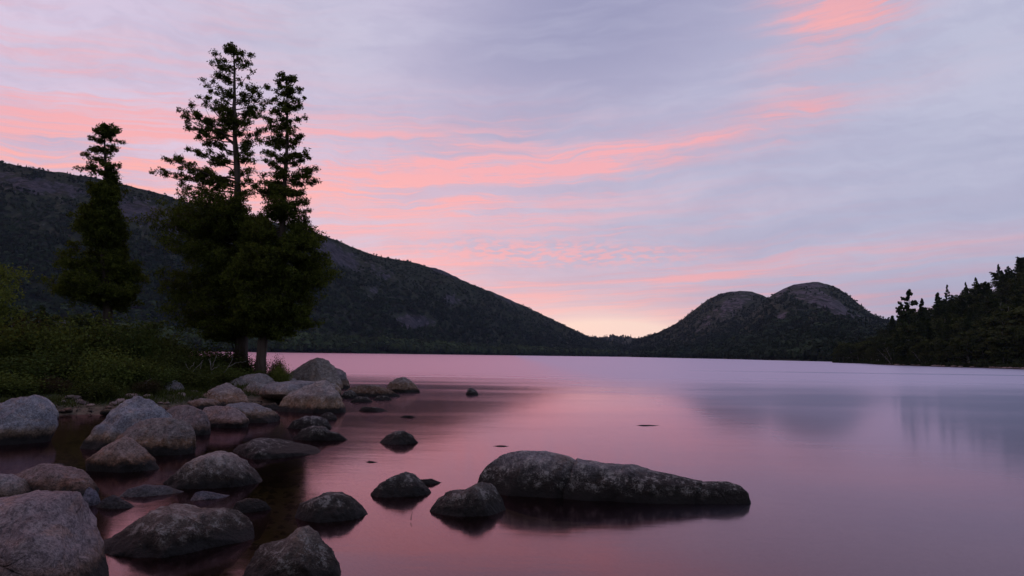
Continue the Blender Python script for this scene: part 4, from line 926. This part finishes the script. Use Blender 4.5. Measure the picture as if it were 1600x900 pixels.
# gravel and the stones of the lake bed
def stones(name, n, area, smin, smax, mat, label, seed, zoff=0.0, zr=(-9, 9)):
    r = np.random.default_rng(seed); t = np.array([[1, 0, 0], [-1, 0, 0], [0, 1, 0], [0, -1, 0], [0, 0, 1], [0, 0, -1.]])
    f = np.array([[0, 2, 4], [2, 1, 4], [1, 3, 4], [3, 0, 4], [2, 0, 5], [1, 2, 5], [3, 1, 5], [0, 3, 5]])
    x = r.uniform(area[0], area[1], n); y = r.uniform(area[2], area[3], n); z = gh(x, y); k = (z > zr[0]) & (z < zr[1]); x, y, z = x[k], y[k], z[k]; n = len(x)
    s = r.uniform(smin, smax, n) ** 1.0
    V = t[None] * s[:, None, None] * r.uniform(0.6, 1.2, (n, 6, 1)) * np.array([1, .8, .5]) + np.stack([x, y, z + zoff], -1)[:, None]
    a = r.uniform(0, 6.28, n); 
    c_ = np.stack([x, y, z * 0], -1)[:, None]; d = V - c_; ca, sa = np.cos(a)[:, None], np.sin(a)[:, None]
    V = np.stack([d[..., 0] * ca - d[..., 1] * sa, d[..., 0] * sa + d[..., 1] * ca, V[..., 2]], -1) + np.concatenate([c_[..., :2], 0 * c_[..., :1]], -1)
    Fq = (f[None] + (np.arange(n) * 6)[:, None, None]).reshape(-1, 3)
    o = obj(name, mesh(name, V.reshape(-1, 3), Fq, True), mat); tag(o, label, 'gravel', kind='stuff'); return o
stones('gravel', 16000, (-16, -3, 13, 22), 0.015, 0.05, M['r_pink'], 'wet gravel along the narrow beach', 5, 0.0, (-0.15, 0.2))
stones('lakebed_gravel', 5000, (-9, 3, 3.5, 16), 0.03, 0.12, M['r_wet'], 'stones on the shallow lake bed by the shore', 6, 0.0, (-0.6, -0.1))

# ------------------------------------------------------------------ shrubs on the bank
def bush_proto(seed, nst=26, leaf=0.045, nl=3600, airy=0.0):
    r = np.random.default_rng(seed); tm = MB(); cc = []
    for i in range(nst):
        a = r.uniform(0, 6.28); R = r.uniform(0.1, 0.5); h = r.uniform(0.45, 1.0) * (1 - 0.5 * R)
        e = np.array([math.cos(a) * R, math.sin(a) * R, h]); S = np.array([math.cos(a) * 0.08, math.sin(a) * 0.08, -0.05])
        m_ = (S + e) / 2 + np.array([math.cos(a), math.sin(a), 0]) * 0.06
        pts = np.array([S, m_, e]); Vb, Fb = tube(pts, [0.010, 0.007, 0.002], 4); tm.add(Vb, Fb)
        k = nl // nst
        f = r.uniform(0.15, 1.05, k)[:, None]; p = np.where(f < .5, S + (m_ - S) * f * 2, m_ + (e - m_) * (f - .5) * 2)
        p = p + r.normal(size=(k, 3)) * (0.075 + 0.03 * airy) * (0.5 + f); p[:, 2] = abs(p[:, 2]); cc.append(p)
    c = np.concatenate(cc); Vl, Fl = leaf_quads(c, leaf * r.uniform(0.4, 1.0, len(c)) * 0.55, r, 0.2, 1.8)
    return tm.mesh('stem'), mesh('foliage', Vl, Fl, False, {'tone': np.repeat(r.uniform(0, 1, len(c)), 4)})
BP = {}
for key, mt, ar, sd in (('green', 'bush', 0, 1), ('green2', 'bush', .5, 2), ('green3', 'bush', 1, 3), ('young', 'bush_y', .5, 4), ('light', 'bush_l', .7, 6), ('loose', 'bush_l', 1.4, 7), ('red', 'bush_r', .6, 5)):
    a, b = bush_proto(sd, airy=ar, nl=7000, leaf=.07); a.materials.append(M['bark_dark']); b.materials.append(M[mt]); BP[key] = (a, b)
bush_rng = np.random.default_rng(12)
def bush(key, px, d, py_top, wpx, label, name='shrub', group='shrubs on the grassy bank'):
    x = PD(px, 560, d)[0]; z = float(gh(np.array([x]), np.array([d]))[0]); top = PD(px, py_top, d)[2]; h = max(top - z, 0.3); w = wpx / F * d / 1.0
    root = empty(name, (x, d, z - 0.05)); root.scale = (w, w * 0.9, h); root.rotation_euler = (0, 0, bush_rng.uniform(0, 6.28))
    tag(root, label, 'shrub', group)
    obj('stem', BP[key][0], None, root); obj('foliage', BP[key][1], None, root); return root
BL = [
 ('light', -20, 24, 494, 120, 'tall green shrub at the far left edge of the bank'),
 ('red', 30, 26, 492, 90, 'brownish shrub above the left edge boulder'),
 ('loose', 80, 25, 496, 100, 'green shrub with fine twigs left of the lone slender cedar'),
 ('light', 125, 24, 490, 110, 'bright topped shrub right below the lone slender cedar'),
 ('green3', 165, 24, 512, 90, 'shrub covering the foot of the lone slender cedar'),
 ('loose', 205, 25, 500, 90, 'round green shrub right of the lone slender cedar'),
 ('loose', 245, 27, 514, 80, 'dim green shrub midway between the cedars'),
 ('red', 280, 29, 538, 70, 'thin brownish shrub against the strip of far water'),
 ('green3', 265, 24, 548, 80, 'shrub behind the lone stone in the grass'),
 ('green3', 310, 28, 546, 70, 'see-through shrub against the strip of far water'),
 ('red', 345, 28, 548, 60, 'twiggy reddish shrub at the foot of the tallest cedar'),
 ('green2', 395, 28, 556, 50, 'low shrub between the two cedar trunks'),
 ('green2', 330, 25.5, 566, 60, 'low shrub among the bleached twigs'),
 ('green', 0, 20, 545, 130, 'broad low shrub above the left edge boulder, nearest the water'),
 ('light', 60, 20, 548, 110, 'low bright green shrub behind the whitish boulder'),
 ('green', 115, 20.5, 540, 110, 'dense mid height shrub behind the gravel beach'),
 ('loose', 160, 20, 545, 90, 'low shrub behind the large pointed grey boulder'),
 ('green', 205, 21, 550, 90, 'dense shrub right above the large pointed grey boulder'),
 ('light', 240, 21, 566, 70, 'small shrub left of the lone stone in the grass'),
 ('red', 90, 18.8, 585, 50, 'small grey brown bush at the edge of the gravel beach'),
 ('red', 232, 19.5, 590, 45, 'pale twiggy bush left of the lone stone'),
 ('light', 20, 18.5, 578, 100, 'ground hugging shrub just behind the left edge boulder'),
 ('green2', 150, 18.6, 590, 80, 'ground hugging shrub overhanging the gravel'),
 ('green3', 300, 22, 578, 70, 'low green shrub left of the peaked pinkish boulder'),
 ('green', 345, 24, 576, 60, 'low green shrub above the peaked pinkish boulder'),
 ('red', 432, 27, 556, 26, 'small dark sprig shrub right of the pale leaning trunk'),
 ('young', 441, 25.5, 567, 26, 'small yellow green sprig beside the crowning boulder'),
 ('green2', 270, 26, 536, 90, 'fuller green shrub reaching right to the strip of far water'),
 ('loose', 318, 27, 540, 90, 'loose green shrub left of the tallest cedar trunk'),
 ('green', 290, 22.5, 566, 90, 'spreading low shrub around the bleached forked twig'),
 ('light', 362, 25, 568, 60, 'light green low shrub in front of the tallest cedar trunk'),
 ('green', 415, 26, 572, 40, 'low shrub at the base of the pale leaning trunk'),
 ('red', 360, 27.5, 545, 50, 'dark bush hugging the tallest cedar trunk'),
]
for (k, px, d, pt, wp, lb) in BL: bush(k, px, d, pt, wp, lb)
# light leafy tree entering from the left edge, dim trees behind the shrubs
def place_leafy(px, d, py_top, label, kind='leafy', wide=1.0, var=0, mat=None):
    x = PD(px, 560, d)[0]; z = float(gh(np.array([x]), np.array([d]))[0]); h = PD(px, py_top, d)[2] - z
    rt = place_tree(kind, var, (x, d, z), h, px * .1, {'leafy': 'leafy_tree', 'spruce': 'spruce_tree', 'pine': 'pine_tree'}[kind], label, 'trees behind the shrubs on the left', wide)
    return rt
for (px, d, pt, kd, wd, vr, lb) in ((60, 62, 476, 'spruce', 1.3, 0, 'dim dark spruce low behind the left shrubs'), (100, 66, 484, 'leafy', 1.3, 1, 'dim leafy tree behind the shrubs, left of the slender cedar'),
        (20, 58, 470, 'leafy', 1.2, 2, 'dim leafy tree behind the shrubs near the left edge'), (215, 64, 494, 'leafy', 1.5, 0, 'dim leafy tree behind the shrubs, right of the slender cedar'),
        (135, 60, 480, 'leafy', 1.3, 2, 'dim leafy tree straight behind the slender cedar'), (-30, 60, 455, 'spruce', 1.2, 1, 'dim spruce cut by the left edge behind the shrubs')):
    place_leafy(px, d, pt, lb, kd, wd, vr)
# the light tree: its own crown with real leaf size
def light_tree():
    r = np.random.default_rng(90); d = 21.0; base = PD(-70, 600, d); base[2] = 0.4
    root = empty('leafy_tree', tuple(base)); tag(root, 'pale green leafy tree reaching in from the left edge', 'tree')
    tm = MB(); cc = []
    def lw(px, py, dd=0): return PD(px, py, d + dd) - base
    spine = np.array([[0, 0, -0.2], lw(-66, 540), lw(-60, 480), lw(-55, 430), lw(-60, 395)]); Vb, Fb = tube(spine, [.09, .08, .06, .04, .015], 8); tm.add(Vb, Fb)
    for i in range(46):
        f = r.uniform(0.25, 1); k = f * 4; k0 = min(int(k), 3); S = spine[k0] + (spine[k0 + 1] - spine[k0]) * (k - k0)
        py = r.uniform(405, 510); rx = np.interp(py, [400, 430, 470, 510], [60, 92, 98, 80])
        a = r.uniform(0, 6.28); e = lw(-60 + rx * math.cos(a) * r.uniform(.6, 1), py, math.sin(a) * 1.5 * r.uniform(.5, 1))
        Vb, Fb = tube(np.array([S, (S + e) / 2 - [0, 0, .1], e]), [.02, .012, .004], 4); tm.add(Vb, Fb)
        for q in range(6):
            ce = S + (e - S) * r.uniform(.4, 1.05) + r.normal(size=3) * .12; cc.append(ce + r.normal(size=(55, 3)) * [.16, .16, .12])
    c = np.concatenate(cc); Vl, Fl = leaf_quads(c, r.uniform(.03, .055, len(c)), r, .2, 1.6)
    obj('trunk', tm.mesh('trunk'), M['bark_dark'], root); obj('crown', mesh('crown', Vl, Fl, False, {'tone': np.repeat(r.uniform(0, 1, len(c)), 4)}), M['bush_y'], root)
light_tree()
# grass
def grass():
    r = np.random.default_rng(31); n = 120000
    x = r.uniform(-24, -4.5, n); y = r.uniform(15.5, 34, n); z = gh(x, y); s = land_sd(x, y)
    k = (z > 0.16) & (s > 0.5) & (r.uniform(0, 1, n) < 0.35 + 0.65 * sstep(fbm(np.stack([x, y, 0 * x], -1) * 0.9, 2), -.3, .2)); x, y, z = x[k], y[k], z[k]; n = len(x)
    h = r.uniform(0.06, 0.22, n); a = r.uniform(0, 6.28, n); w = r.uniform(0.008, 0.018, n); lx, ly = r.normal(size=(2, n)) * 0.10
    b = np.stack([x, y, z - 0.02], -1); sd = np.stack([np.cos(a) * w, np.sin(a) * w, 0 * a], -1); tp = b + np.stack([lx, ly, h], -1)
    V = np.stack([b - sd, b + sd, tp + sd * .2, tp - sd * .2], 1).reshape(-1, 3)
    o = obj('grass', mesh('grass', V, np.arange(4 * n).reshape(n, 4), False, {'tone': np.repeat(r.uniform(0, 1, n), 4)}), M['bush']); tag(o, 'short dark grass covering the bank between shrubs and stones', 'grass', kind='stuff')
grass()
# bleached dead twigs
def twig(label, d, segs, r0=0.014, name='dead_branch', mat='deadwood', rnd=0.01):
    mb = MB(); r = np.random.default_rng(len(label))
    for s in segs:
        pts = np.array([PD(x, y, d + (i * 0.05)) for i, (x, y) in enumerate(s)]); n = len(pts) * 3
        tt = np.linspace(0, len(pts) - 1, n); pt = np.stack([np.interp(tt, range(len(pts)), pts[:, j]) for j in range(3)], -1); pt[1:-1] += r.normal(size=(n - 2, 3)) * rnd
        Vb, Fb = tube(pt, np.linspace(r0, r0 * .4, n), 5); mb.add(Vb, Fb)
    o = obj(name, mb.mesh(name), M[mat]); tag(o, label, 'dead branch'); return o
twig('bleached forked twig standing in the grass like a Y', 23, [[(300, 592), (296, 580), (290, 568)], [(299, 583), (308, 574), (318, 562)], [(300, 588), (312, 578), (316, 566)], [(296, 577), (304, 566)]])
twig('pale upright twig with side shoots before the tallest cedar', 24, [[(331, 584), (329, 570), (328, 560)], [(331, 574), (336, 562), (340, 552)], [(332, 578), (343, 570)], [(329, 570), (326, 561)]], 0.012)
twig('pale crooked branch bending up beside the tallest cedar', 24.5, [[(349, 584), (356, 574), (363, 564), (364, 548)], [(356, 574), (372, 566), (385, 565)]], 0.013)
twig('pale twig tangle left of the lone stone in the grass', 19.8, [[(222, 603), (230, 596), (237, 592)], [(226, 607), (236, 600)], [(230, 604), (228, 594)]], 0.010)
twig('thin dark limb slanting from the tallest cedar trunk', 28, [[(372, 566), (362, 535), (352, 508)]], 0.045, mat='bark_dark')
twig('thin dark reed stem sticking out of the red water', 6.9, [[(642, 812), (643, 806), (644, 799)]], 0.004, name='reed_stem', mat='bark_dark', rnd=0.001)
print('objects', len(bpy.data.objects), 'cobbles', cnt)
